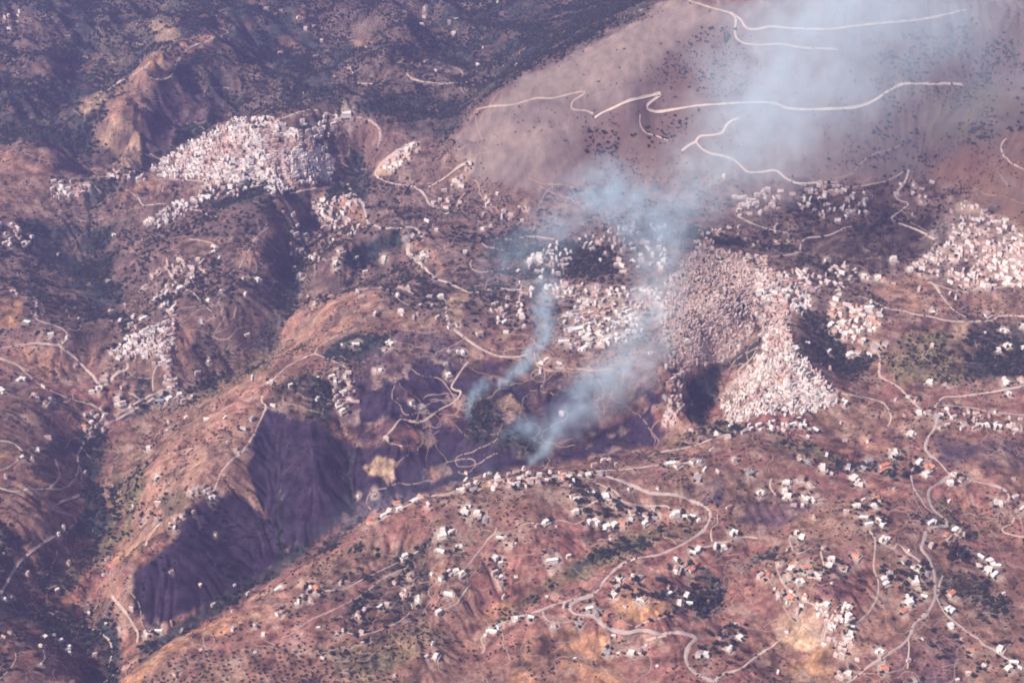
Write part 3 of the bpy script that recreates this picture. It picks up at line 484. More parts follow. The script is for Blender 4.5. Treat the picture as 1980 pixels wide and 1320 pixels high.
# ------------------------------------------------------------------ houses read off the photo: (where, "x,y,size px,kind ...")
# kinds: w flat white, p pale gabled, r terracotta gabled, g grey gabled, l long white, v L-shaped white, b blue hall, o orange hall
VILL = [
 ('behind the white hill town on the ring road', '670,218,20,W 655,232,10,p'), ('at the centre of the white hill town', '505,290,17,l 520,299,18,l 498,300,13,w'),
 ('in the row on the tan knoll east of the white town', '797,280,12,w 785,290,14,w 768,302,11,l'), ('at the end of the bare ridge lane', '910,313,11,w'),
 ('at the dark slope foot above the triangular hill town', '213,600,9,w 232,620,10,p 253,627,9,w 277,613,17,l 258,613,9,p'),
 ('in the scattered hamlet above the triangular hill town', '348,557,14,w 323,552,10,w 277,557,11,p 295,533,9,w 300,577,9,p 313,590,11,w 343,520,12,p 373,527,10,p 413,487,10,w'),
 ('on the bare slope east of the triangular hill town', '390,622,9,w 403,580,8,w 427,562,8,p'),
 ('beside the pale track that runs up to the dark gorge', '493,465,12,p 470,538,8,w 497,540,12,w'),
 ('beside the tan plateau at the western road junction', '53,620,15,l 98,645,10,p 130,653,9,w'),
 ('along the road that drops below the western junction', '147,707,9,w 192,748,13,v 202,730,12,p 238,748,11,w'),
 ('on the western slope among brown terraces', '40,733,20,v 5,755,12,w 68,763,12,p 87,778,12,p 97,770,10,w'),
 ('in the street village by the creek bend', '227,770,11,p 240,783,12,g 253,783,12,p 187,805,11,p 202,802,10,w 200,810,10,g 163,823,13,r 177,817,11,p 173,830,12,w 197,827,12,p'),
 ('by the road bend below the triangular hill town', '310,773,15,b 327,770,14,w 347,762,12,w 333,743,12,p 355,775,10,p 373,763,10,p'),
 ('on the long brown spur over the creek', '287,865,12,w 327,828,12,p 470,827,11,p 462,873,8,w 487,810,9,p'),
 ('at the edge of the orange plateau on the far west', '72,870,14,v 63,888,11,w 43,882,11,w'),
 ('among bushes on the spur above the burnt slope', '303,920,12,v 370,947,12,p 388,943,12,p 302,1003,11,w 278,1005,11,g'),
 ('at the lower end of the spur road beside the burnt slope', '410,960,14,v 405,953,10,w'),
 ('on the rim of the burnt slope', '375,990,8,w 352,998,9,w 335,1010,12,p 337,1020,11,p'),
 ('on the knoll above the deep dark creek', '208,1080,12,p 218,1103,9,w 200,1110,9,p'),
 ('at the edge of the frame by the creek road', '20,1152,11,w 10,1157,9,p'),
 ('beside the creek road on the bare western bank', '113,1033,10,p 123,1020,11,v'),
 ('at the foot of the burnt slope by the straight track', '283,1223,14,v 307,1217,17,l'),
 ('in the wooded hamlet at the lower west', '105,1227,10,w 87,1230,12,w 133,1250,12,w 120,1237,10,p 130,1257,10,w 20,1223,13,p 8,1230,9,p 80,1250,9,p 80,1283,9,p'),
 ('beside the orchard rows below the burnt slope', '493,1208,10,w 480,1147,9,p'),
 ('beside the dark gorge under the winding valley road', '648,508,12,w 742,500,12,w 658,483,13,p 582,483,12,g 582,530,12,g'),
 ('at the top of the zigzag valley road', '817,493,18,v 788,460,14,g'),
 ('on the shaded crescent slope', '662,667,8,w 688,663,16,l 755,662,15,v 742,675,11,p 733,713,13,l 725,715,9,w'),
 ('on the rim over the crescent slope', '692,563,9,w 638,573,12,p 608,585,9,w 725,607,10,p'),
 ('in the string of houses down the narrow rib', '642,728,11,p 648,732,10,w 668,727,10,p 675,740,11,w 665,757,12,w 675,773,9,w 662,793,12,w'),
 ('on the ridge road above the burnt gullies', '525,737,10,w 518,740,9,p 528,783,9,p'),
 ('on the purple slope over the switchback track', '867,723,12,w 890,680,17,v 818,787,12,g 797,777,11,w 747,848,9,w'),
 ('beside the brown road through the middle basin', '882,627,9,w 852,573,13,w 927,643,15,p 968,597,12,p 975,620,14,l 982,580,11,p 1005,603,12,w'),
 ('beside the big white hall of the middle town', '1113,633,32,l 1120,613,16,l 1090,657,24,l 1130,670,22,l 1172,657,13,w 1157,643,13,w 1137,647,13,w 1147,600,18,p'),
 ('on the bare knoll above the middle town', '1037,497,24,v 1062,487,14,p'),
 ('under the shaded ravine of the pink town', '1313,780,13,p 1327,658,12,w 1385,838,12,w'),
 ('at the lower fringe of the white lobe town', '1410,790,18,l 1430,810,14,w 1413,823,11,p 1578,828,15,l 1563,843,11,p 1533,817,16,l 1553,820,15,l 1633,775,14,v'),
 ('by the dark shrubby hill above the eastern road', '1727,500,14,w 1760,520,14,w 1697,537,14,w 1710,540,12,r 1670,533,15,v'),
 ('in the terracotta hamlet west of the bare ridge', '1680,592,20,l 1667,612,10,w 1630,622,15,w 1607,627,13,w 1610,603,14,r 1630,643,20,v 1668,657,12,w 1690,620,14,r 1640,590,11,p'),
 ('in the green dip below the terracotta hamlet', '1603,677,14,l 1643,685,16,w 1660,680,13,p 1693,670,15,g 1713,667,11,p'),
 ('in the wooded eastern hamlet', '1940,638,16,v 1977,630,12,w 1947,667,18,v 1930,675,12,w 1977,673,12,w 1943,735,20,v 1977,733,16,p 1950,760,13,v'),
 ('beside the bend of the pale eastern road', '1797,737,13,w 1828,743,10,w 1770,773,11,p 1757,767,11,p'),
 ('around the busy eastern road junction', '1777,797,14,w 1793,797,12,p 1813,803,15,g 1760,837,14,w 1730,873,16,v 1727,882,12,w'),
 ('in the row along the eastern terrace', '1863,817,13,p 1883,810,11,w 1930,820,17,l 1907,820,12,w 1963,823,18,p'),
 ('on the tan saddle by the eastern crossroads', '1907,607,14,p 1803,598,15,p'),
 # middle foreground
 ('below the smoking burnt valley', '693,958,9,w 725,953,11,p'),
 ('in the stepped row on the crest end', '717,1008,20,o 742,993,14,l 752,987,13,w 768,970,12,r 772,980,14,l'),
 ('on the crest road west of the fire', '815,960,18,p 802,967,13,w 828,975,9,w 892,947,15,w 898,950,12,p 915,945,14,g'),
 ('just below the crest road under dark bushes', '902,980,17,v 900,990,14,w 922,990,14,w 938,1005,15,g 908,1005,12,w'),
 ('on the crest right under the fire', '962,923,14,w 985,937,12,r 1007,923,12,p 1023,927,11,p 1040,930,12,w 1057,927,12,p 1000,937,10,p 1090,927,15,o 1100,923,11,o'),
 ('on the crest east of the smoke foot', '1123,917,12,p 1137,917,14,w 1163,913,13,g 1167,890,10,r 1177,888,11,r'),
 ('by the round pale yard on the mid slope', '855,1030,24,v 873,1027,13,w 852,1062,18,l 888,1055,14,v'),
 ('beside the narrow lane on the dark terrace', '783,1073,13,w 778,1080,9,w'),
 ('on the red slope above the little valley', '882,1103,13,w 892,1107,13,w 872,1110,10,p 853,1118,11,p 867,1145,20,l 848,1182,12,v'),
 ('in the strip of houses along the gully edge', '957,1077,13,w 968,1088,12,w 957,1107,11,w 968,1113,12,w 968,1127,11,p 968,1037,15,l 978,1040,12,p 988,1050,13,p'),
 ('by the white walled farm on the dark terraces', '735,1170,13,l 748,1167,11,w 788,1137,13,p 785,1150,12,w 778,1152,10,w 807,1157,16,v'),
 ('below the dark terraces in olive trees', '692,1187,12,o 705,1177,10,p 695,1193,11,p 652,1223,10,w 663,1220,9,w 790,1113,11,r'),
 ('along the shaded field edge on the lower spur', '612,1135,16,r 658,1127,8,w 602,1137,12,p 538,1135,18,l 575,1163,13,v 602,1157,13,p 545,1183,11,p'),
 ('at the bottom by the round orchard', '825,1267,10,w 842,1267,13,w 952,1217,20,l 965,1210,12,w 938,1227,9,p'),
 ('behind the crest road east of the burnt valley', '1297,893,20,l 1310,898,15,p 1287,897,12,w 1340,890,15,p 1353,890,13,g'),
 ('among the dark trees under the crest', '1143,950,15,v 1115,963,16,v 1107,960,11,w 1170,960,22,w 1193,973,15,l 1217,945,9,w'),
 ('in the leafy hamlet above the green gully', '1113,988,14,w 1147,1008,24,v 1187,1013,15,w 1173,1018,16,w 1203,1010,15,r 1223,987,16,p 1247,993,15,p 1247,1010,13,w 1267,1000,13,g'),
 ('in the row at the end of the hedged lane', '1307,992,16,w 1323,995,14,l 1340,995,13,l 1263,983,9,w'),
 ('alone in the red field', '1055,1008,13,w 1068,1080,24,l'),
 ('along the lane east of the curving road', '1418,1028,19,v 1350,1060,13,w 1383,1055,12,p 1397,1057,13,w 1340,1065,14,l 1307,1080,9,w'),
 ('by the pale yards above the loop villas', '1307,1097,15,p 1323,1093,13,p 1337,1100,14,r'),
 ('around the orange field inside the road loop', '1197,1117,14,w 1230,1113,14,p 1237,1115,12,r 1193,1130,14,p 1187,1147,14,v 1237,1158,13,w 1245,1157,13,p 1293,1145,16,l 1327,1150,14,w 1333,1163,15,l 1313,1165,15,w'),
 ('by the paved yard inside the hairpin', '1140,1173,17,l 1120,1205,13,g 1153,1183,14,g'),
 ('below the hairpin on the lower road', '997,1195,14,w 1027,1190,14,l 1070,1210,9,w'),
 ('in the gully farmstead at the bottom', '1220,1260,15,w 1237,1257,14,p 1173,1260,14,g'),
 ('in the bushy dip by the bottom road', '1403,1223,14,p 1407,1248,18,v 1420,1207,10,w 1430,1230,14,w 1350,1267,12,p 1363,1263,14,w'),
 ('behind the crest on the eastern shoulder', '1450,913,15,g 1350,923,15,g 1420,887,12,p 1470,950,16,v'),
 # lower right
 ('at the orange roofed compound of the upper right slope', '1710,897,22,o 1707,907,17,o 1777,892,14,w 1790,915,15,w 1793,903,15,r 1803,900,13,r'),
 ('in the cluster at the head of the field track', '1843,917,13,w 1837,932,15,w 1857,927,13,p'),
 ('by the hooked lane near the frame edge', '1930,970,18,v 1963,960,12,w 1977,980,14,l'),
 ('on the wooded strip above the red field', '1693,960,17,o 1690,977,14,w 1670,997,18,l 1680,1010,18,l 1657,977,14,w 1700,1003,14,l 1707,1013,13,w 1707,1040,20,v'),
 ('in the dense hamlet on the left of the field bowl', '1520,933,15,w 1547,927,14,p 1567,935,15,p 1517,948,14,w 1523,958,15,w 1555,955,15,p 1560,963,14,w 1577,960,17,p'),
 ('along the hilltop lane behind the dense hamlet', '1547,883,14,p 1563,893,14,g 1590,903,16,w 1680,890,16,g 1670,903,14,g 1650,923,17,w 1660,935,17,v 1640,903,12,p 1608,915,10,r'),
 ('at the little pale crossroads over the field bowl', '1540,1028,13,v 1550,1038,14,w 1593,1058,12,p'),
 ('in the orange roofed hamlet west of the field bowl', '1530,1088,15,o 1560,1093,22,o 1530,1098,14,w 1527,1113,16,p 1547,1123,17,v 1580,1110,12,w 1607,1080,15,w 1603,1092,14,w 1628,1098,14,p 1510,1087,13,p 1485,1113,15,r 1470,1113,12,r'),
 ('alone in the field bowl', '1655,1072,16,r'),
 ('in the bare hamlet below the orange roofs', '1507,1147,13,p 1530,1153,16,r 1597,1167,14,w 1637,1170,16,v'),
 ('down the pale gully rows', '1640,1190,15,w 1637,1200,14,w 1647,1210,13,l 1643,1223,14,w 1640,1233,15,w 1630,1260,13,p'),
 ('among dark gardens inside the road bend', '1747,1083,15,p 1773,1097,15,w 1720,1107,12,g 1710,1117,14,w 1713,1127,14,w 1770,1120,20,v 1792,1110,13,g 1760,1150,18,l 1758,1163,17,w 1787,1150,14,l 1747,1180,15,r'),
 ('just east of the road fork', '1833,1173,16,l 1840,1180,14,w 1840,1145,17,r 1838,1208,14,w'),
 ('along the descending lane at the lower right', '1877,1253,16,o 1933,1253,15,w 1903,1287,12,w 1960,1277,19,l 1950,1290,16,w 1970,1287,14,l'),
 ('in the bright hamlet beside the dark pines', '1867,1067,14,v 1897,1073,16,l 1913,1083,15,w 1927,1090,18,l 1910,1100,17,w 1923,1107,20,l 1893,1093,12,p'),
 ('around the upper bend of the main road', '1800,1007,20,l 1847,1023,14,w 1830,1033,13,r 1850,1033,13,p 1863,1035,10,w 1800,1055,12,p'),
 ('on the low slope beside the bottom road', '1700,1257,17,v 1710,1290,17,r 1627,1303,14,p 1640,1300,13,w 1770,1317,12,w'),
]
houses = []
for ci, (where, s) in enumerate(VILL):
    for it in s.split():
        a, b, c_, k = it.split(','); houses.append([ci, float(a), float(b), float(c_), k])
hp = np.array([[h[1], h[2], h[3]] for h in houses])
HXw, HYw, HZw, HT = ground_at(hp[:, 0], hp[:, 1] + hp[:, 2] * 0.18)

# towns: (outline, spacing px, palette) - their houses are past the limit and are joined
TOWN = [
 ([(292,322),(370,277),(445,232),(520,228),(560,250),(600,268),(640,300),(648,345),(590,360),(540,378),(470,352),(400,345),(310,342)], 5.2, 'white', .96),
 ([(275,437),(330,397),(370,385),(380,402),(300,442)], 6, 'white', .8), ([(385,352),(500,340),(470,378),(390,388)], 6.5, 'white', .6),
 ([(560,250),(640,215),(690,225),(640,262),(600,270)], 8, 'mixed', .5), ([(600,392),(690,372),(702,425),(690,470),(640,440),(600,420)], 7.5, 'mixed', .6),
 ([(735,322),(800,272),(815,285),(768,330)], 7, 'white', .7), ([(855,368),(905,318),(915,330),(872,376)], 8, 'white', .5), ([(820,385),(900,380),(880,430),(820,410)], 10, 'mixed', .5),
 ([(200,688),(263,640),(320,620),(338,647),(333,673),(325,708),(312,710),(287,693),(233,691)], 5.5, 'white', .95),
 ([(320,500),(425,478),(370,560),(310,582),(296,545)], 11, 'mixed', .6), ([(312,575),(340,600),(340,645),(325,640),(318,600)], 7, 'white', .8), ([(315,705),(335,700),(340,750),(318,755)], 7, 'mixed', .7),
 ([(100,352),(178,358),(178,380),(108,384)], 7, 'white', .6), ([(200,335),(240,360),(300,340),(240,330)], 8, 'mixed', .4),
 ([(1080,618),(1130,580),(1225,600),(1245,640),(1180,672),(1100,680)], 8.5, 'white', .75), ([(1015,520),(1050,478),(1105,470),(1112,520),(1050,540)], 9, 'white', .7),
 ([(1000,545),(1290,560),(1290,600),(1150,590),(1000,572)], 8.5, 'mixed', .6), ([(1090,460),(1280,425),(1300,525),(1200,530)], 11, 'mixed', .5), ([(950,580),(1010,570),(1020,640),(960,650)], 11, 'mixed', .5),
 ([(1000,690),(1090,690),(1130,712),(1040,730)], 12, 'mixed', .4), ([(560,400),(660,440),(650,520),(560,520)], 15, 'mixed', .5), ([(760,520),(860,600),(800,620),(740,600)], 13, 'mixed', .4),
 ([(1290,540),(1350,480),(1480,500),(1500,530),(1468,560),(1458,640),(1400,700),(1300,702),(1278,620)], 5.0, 'pink', .90),
 ([(1290,700),(1345,700),(1322,760),(1305,822),(1280,835),(1288,760)], 8, 'pink', .7), ([(1360,440),(1400,450),(1370,500),(1340,500)], 8, 'pink', .8),
 ([(1465,600),(1520,600),(1530,668),(1565,702),(1612,750),(1622,782),(1560,800),(1490,802),(1412,822),(1387,770),(1430,730),(1475,680)], 5.6, 'white', .96),
 ([(1455,520),(1560,530),(1570,600),(1500,612),(1470,592)], 8, 'white', .85), ([(1500,520),(1660,520),(1640,570),(1540,590)], 12, 'mixed', .6),
 ([(1850,388),(1905,402),(1990,452),(2010,548),(1860,562),(1790,532),(1750,520),(1840,452)], 8.2, 'roof', .60), ([(1990,452),(2150,520),(2150,560),(2010,548)], 9, 'roof', .8),
 ([(1600,580),(1700,585),(1712,640),(1620,662)], 11, 'roof', .7), ([(1560,352),(1672,362),(1682,410),(1600,438),(1540,402)], 9.5, 'white', .55), ([(1420,382),(1505,362),(1512,402),(1430,420)], 8, 'mixed', .6),
 ([(1385,795),(1440,835),(1570,832),(1560,812),(1450,815)], 9, 'mixed', .7), ([(1640,500),(1560,500),(1580,540),(1650,560)], 14, 'mixed', .5),
 ([(1590,1185),(1650,1168),(1645,1262),(1600,1250)], 11, 'mixed', .55), ([(1500,1120),(1600,1160),(1590,1200),(1500,1160)], 13, 'roof', .4),
 ([(1400,440),(1500,430),(1540,470),(1440,490)], 11, 'pink', .5), ([(640,715),(690,720),(680,800),(650,800)], 11, 'mixed', .5), ([(160,800),(255,775),(245,800),(170,835)], 12, 'mixed', .5),
 ([(920,360),(1020,390),(1010,450),(930,440)], 13, 'mixed', .4), ([(1720,360),(1790,350),(1800,400),(1740,400)], 13, 'mixed', .4), ([(0,20),(60,30),(50,60),(0,60)], 10, 'mixed', .3),
 ([(0,430),(60,430),(80,500),(0,470)], 11, 'mixed', .5), ([(1780,780),(1980,800),(1980,830),(1800,830)], 13, 'roof', .45), ([(880,920),(1110,910),(1110,935),(900,950)], 10, 'roof', .5),
]
tp = []
for poly, sp_, pal, keepf in TOWN:
    a = np.array(poly, float)
    rows = np.arange(a[:, 1].min() - 8, a[:, 1].max() + 8, sp_ * 0.62)
    for r_ in rows:
        xs = np.arange(a[:, 0].min() + RNG.random() * sp_, a[:, 0].max(), sp_)
        q = np.stack([xs + RNG.normal(0, sp_ * .22, len(xs)), r_ + RNG.normal(0, sp_ * .16, len(xs))], 1)
        ins = inside_w(q[:, 0] + 11 * perlin(q[:, 0] / 15, q[:, 1] / 15, 6), q[:, 1] + 8 * perlin(q[:, 0] / 13, q[:, 1] / 13, 7), poly, 0.01) > 0.5
        street = np.abs(perlin(q[:, 0] / 26, q[:, 1] / 15, 9)) < .055; ins &= ~street
        q = q[ins & (RNG.random(len(q)) < keepf) & (perlin(q[:, 0] / 16, q[:, 1] / 9, 5) < .03 + keepf * .34)]
        for x_, y_ in q: tp.append((x_, y_, sp_, pal))
for _ in range(230):                                               # lone farms over the whole country
    x_, y_ = RNG.uniform(0, 1980), 330 + 990 * RNG.random() ** 0.8
    if 470 < x_ < 1000 and 780 < y_ < 1100: continue
    tp.append((x_, y_, 8.5, 'mixed'))
for _ in range(22): tp.append((RNG.uniform(480, 1000), RNG.uniform(0, 140), 7, 'mixed'))
tx_, ty_, tz_, tt_ = ground_at([p[0] for p in tp], [p[1] for p in tp])

# bare yards and packed earth round the houses
PT = np.concatenate([np.stack([HXw, HYw, hp[:, 2] * HT / FPX * 0.62], 1), np.stack([tx_, ty_, np.array([p[2] for p in tp]) * tt_ / FPX * 0.45], 1)[::2]])
Xf, Yf = XX, YY
pad = np.zeros(XX.shape)
for (x_, y_, r_) in PT:
    j0 = np.searchsorted(YS, y_ - r_ * 2.4); j1 = np.searchsorted(YS, y_ + r_ * 2.4) + 1
    hw = halfw(y_); i0 = np.searchsorted(US, (x_ - r_ * 2.2) / hw) - 1; i1 = np.searchsorted(US, (x_ + r_ * 2.2) / hw) + 1
    if i0 < 0 or j0 < 0: continue
    sx_ = XX[j0:j1, i0:i1] - x_; sy_ = YY[j0:j1, i0:i1] - y_
    d = np.hypot(sx_, sy_ * .8) / r_
    pad[j0:j1, i0:i1] = np.maximum(pad[j0:j1, i0:i1], np.clip(1.75 - d, 0, 1))
pad = np.clip(pad.ravel() * (0.75 + 1.1 * n3 + .5 * n2), 0, .85)[:, None]
ALB = ALB * (1 - pad) + np.array((.40, .30, .25)) * pad
VEGD *= 1 - 0.5 * pad[:, 0]

# ------------------------------------------------------------------ ground object
def ground_material():
    m = bpy.data.materials.new('dry hillside soil'); m.use_nodes = True; t = m.node_tree; N = t.nodes; L = t.links
    b = N['Principled BSDF']; b.inputs['Roughness'].default_value = 0.95; b.inputs['Specular IOR Level'].default_value = 0.1
    at = N.new('ShaderNodeAttribute'); at.attribute_name = 'soil'
    tr = N.new('ShaderNodeAttribute'); tr.attribute_name = 'terrace'
    g = N.new('ShaderNodeNewGeometry'); sx = N.new('ShaderNodeSeparateXYZ'); L.new(g.outputs['Position'], sx.inputs[0])
    def noise(scale, det=3, rough=.6):
        n = N.new('ShaderNodeTexNoise'); n.inputs['Scale'].default_value = scale; n.inputs['Detail'].default_value = det
        n.inputs['Roughness'].default_value = rough; L.new(g.outputs['Position'], n.inputs['Vector']); return n.outputs['Fac']
    def math_(op, a, b_=None, c_=None):
        n = N.new('ShaderNodeMath'); n.operation = op
        for i, v in enumerate((a, b_, c_)):
            if v is None: continue
            if isinstance(v, (int, float)): n.inputs[i].default_value = v
            else: L.new(v, n.inputs[i])
        return n.outputs[0]
    def rng(v, a, b_, c_, d):
        n = N.new('ShaderNodeMapRange'); L.new(v, n.inputs[0])
        for i, q in enumerate((a, b_, c_, d)): n.inputs[i + 1].default_value = q
        return n.outputs[0]
    fine = rng(noise(.14, 6, .78), .3, .7, .40, 1.68); mid = rng(noise(.03, 3), .35, .65, .80, 1.20)
    # terrace banks and goat tracks follow the contour
    wob = math_('MULTIPLY', math_('SUBTRACT', noise(.012, 4), .5), 44.0)
    hgt = math_('FRACT', math_('DIVIDE', math_('ADD', sx.outputs[2], wob), 6.5))
    line = rng(math_('ABSOLUTE', math_('SUBTRACT', hgt, .5)), .09, .17, 1, 0)
    low = rng(math_('ABSOLUTE', math_('SUBTRACT', hgt, .74)), .05, .12, 1, 0)
    gate = math_('MULTIPLY', rng(noise(.007, 3), .47, .60, 0, 1), tr.outputs['Fac'])
    gate2 = math_('MULTIPLY', gate, rng(noise(.03, 2), .36, .48, 0, 1))
    li = math_('MULTIPLY', line, gate2); lo = math_('MULTIPLY', low, gate)
    k = math_('MULTIPLY', math_('MULTIPLY', fine, mid), math_('SUBTRACT', 1.0, math_('MULTIPLY', lo, .45)))
    sc_ = N.new('ShaderNodeVectorMath'); sc_.operation = 'SCALE'; ro = N.new('ShaderNodeAttribute'); ro.attribute_name = 'rough'
    k = math_('ADD', 1.0, math_('MULTIPLY', math_('SUBTRACT', k, 1.0), ro.outputs['Fac']))
    L.new(at.outputs['Color'], sc_.inputs[0]); L.new(k, sc_.inputs['Scale'])
    mx = N.new('ShaderNodeMix'); mx.data_type = 'RGBA'; L.new(math_('MULTIPLY', li, .50), mx.inputs[0]); L.new(sc_.outputs[0], mx.inputs[6])
    mx.inputs[7].default_value = (.42, .31, .26, 1)
    L.new(mx.outputs[2], b.inputs['Base Color'])
    bp = N.new('ShaderNodeBump'); bp.inputs['Strength'].default_value = .7; bp.inputs['Distance'].default_value = 2.2
    L.new(math_('ADD', noise(.16, 4, .7), math_('MULTIPLY', lo, .35)), bp.inputs['Height']); L.new(bp.outputs[0], b.inputs['Normal'])
    return m
ny, nx = XX.shape
ii = (np.arange(ny - 1)[:, None] * nx + np.arange(nx - 1)[None]).ravel()
GF = np.stack([ii, ii + 1, ii + 1 + nx, ii + nx], 1)
gme = fast_mesh('ground', np.stack([XX.ravel(), YY.ravel(), ZZ.ravel()], 1), GF, [ground_material()], True)
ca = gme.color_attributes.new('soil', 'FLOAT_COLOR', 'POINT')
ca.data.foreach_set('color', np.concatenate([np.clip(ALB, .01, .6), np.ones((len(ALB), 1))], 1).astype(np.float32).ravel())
ta = gme.attributes.new('terrace', 'FLOAT', 'POINT')
ter = np.clip(VEGD * 1.3, 0, 1) * np.clip(1.15 - np.clip((ALB[:, 0] < .07) * .6, 0, 1), 0, 1)
ter = ter * (1 - onm) * np.where((ALB[:, 2] > ALB[:, 0] * .85) & (ALB[:, 0] < .07), .1, 1)
ta.data.foreach_set('value', ter.astype(np.float32))
ra = gme.attributes.new('rough', 'FLOAT', 'POINT'); ra.data.foreach_set('value', ((1 - .75 * onm) * np.where(ALB[:, 0] < .05, .7, 1)).astype(np.float32))
tag(link('ground', gme), 'dry brown mountain land with burnt slopes, wooded gorges and bare tan ridges', 'ground', kind='structure')

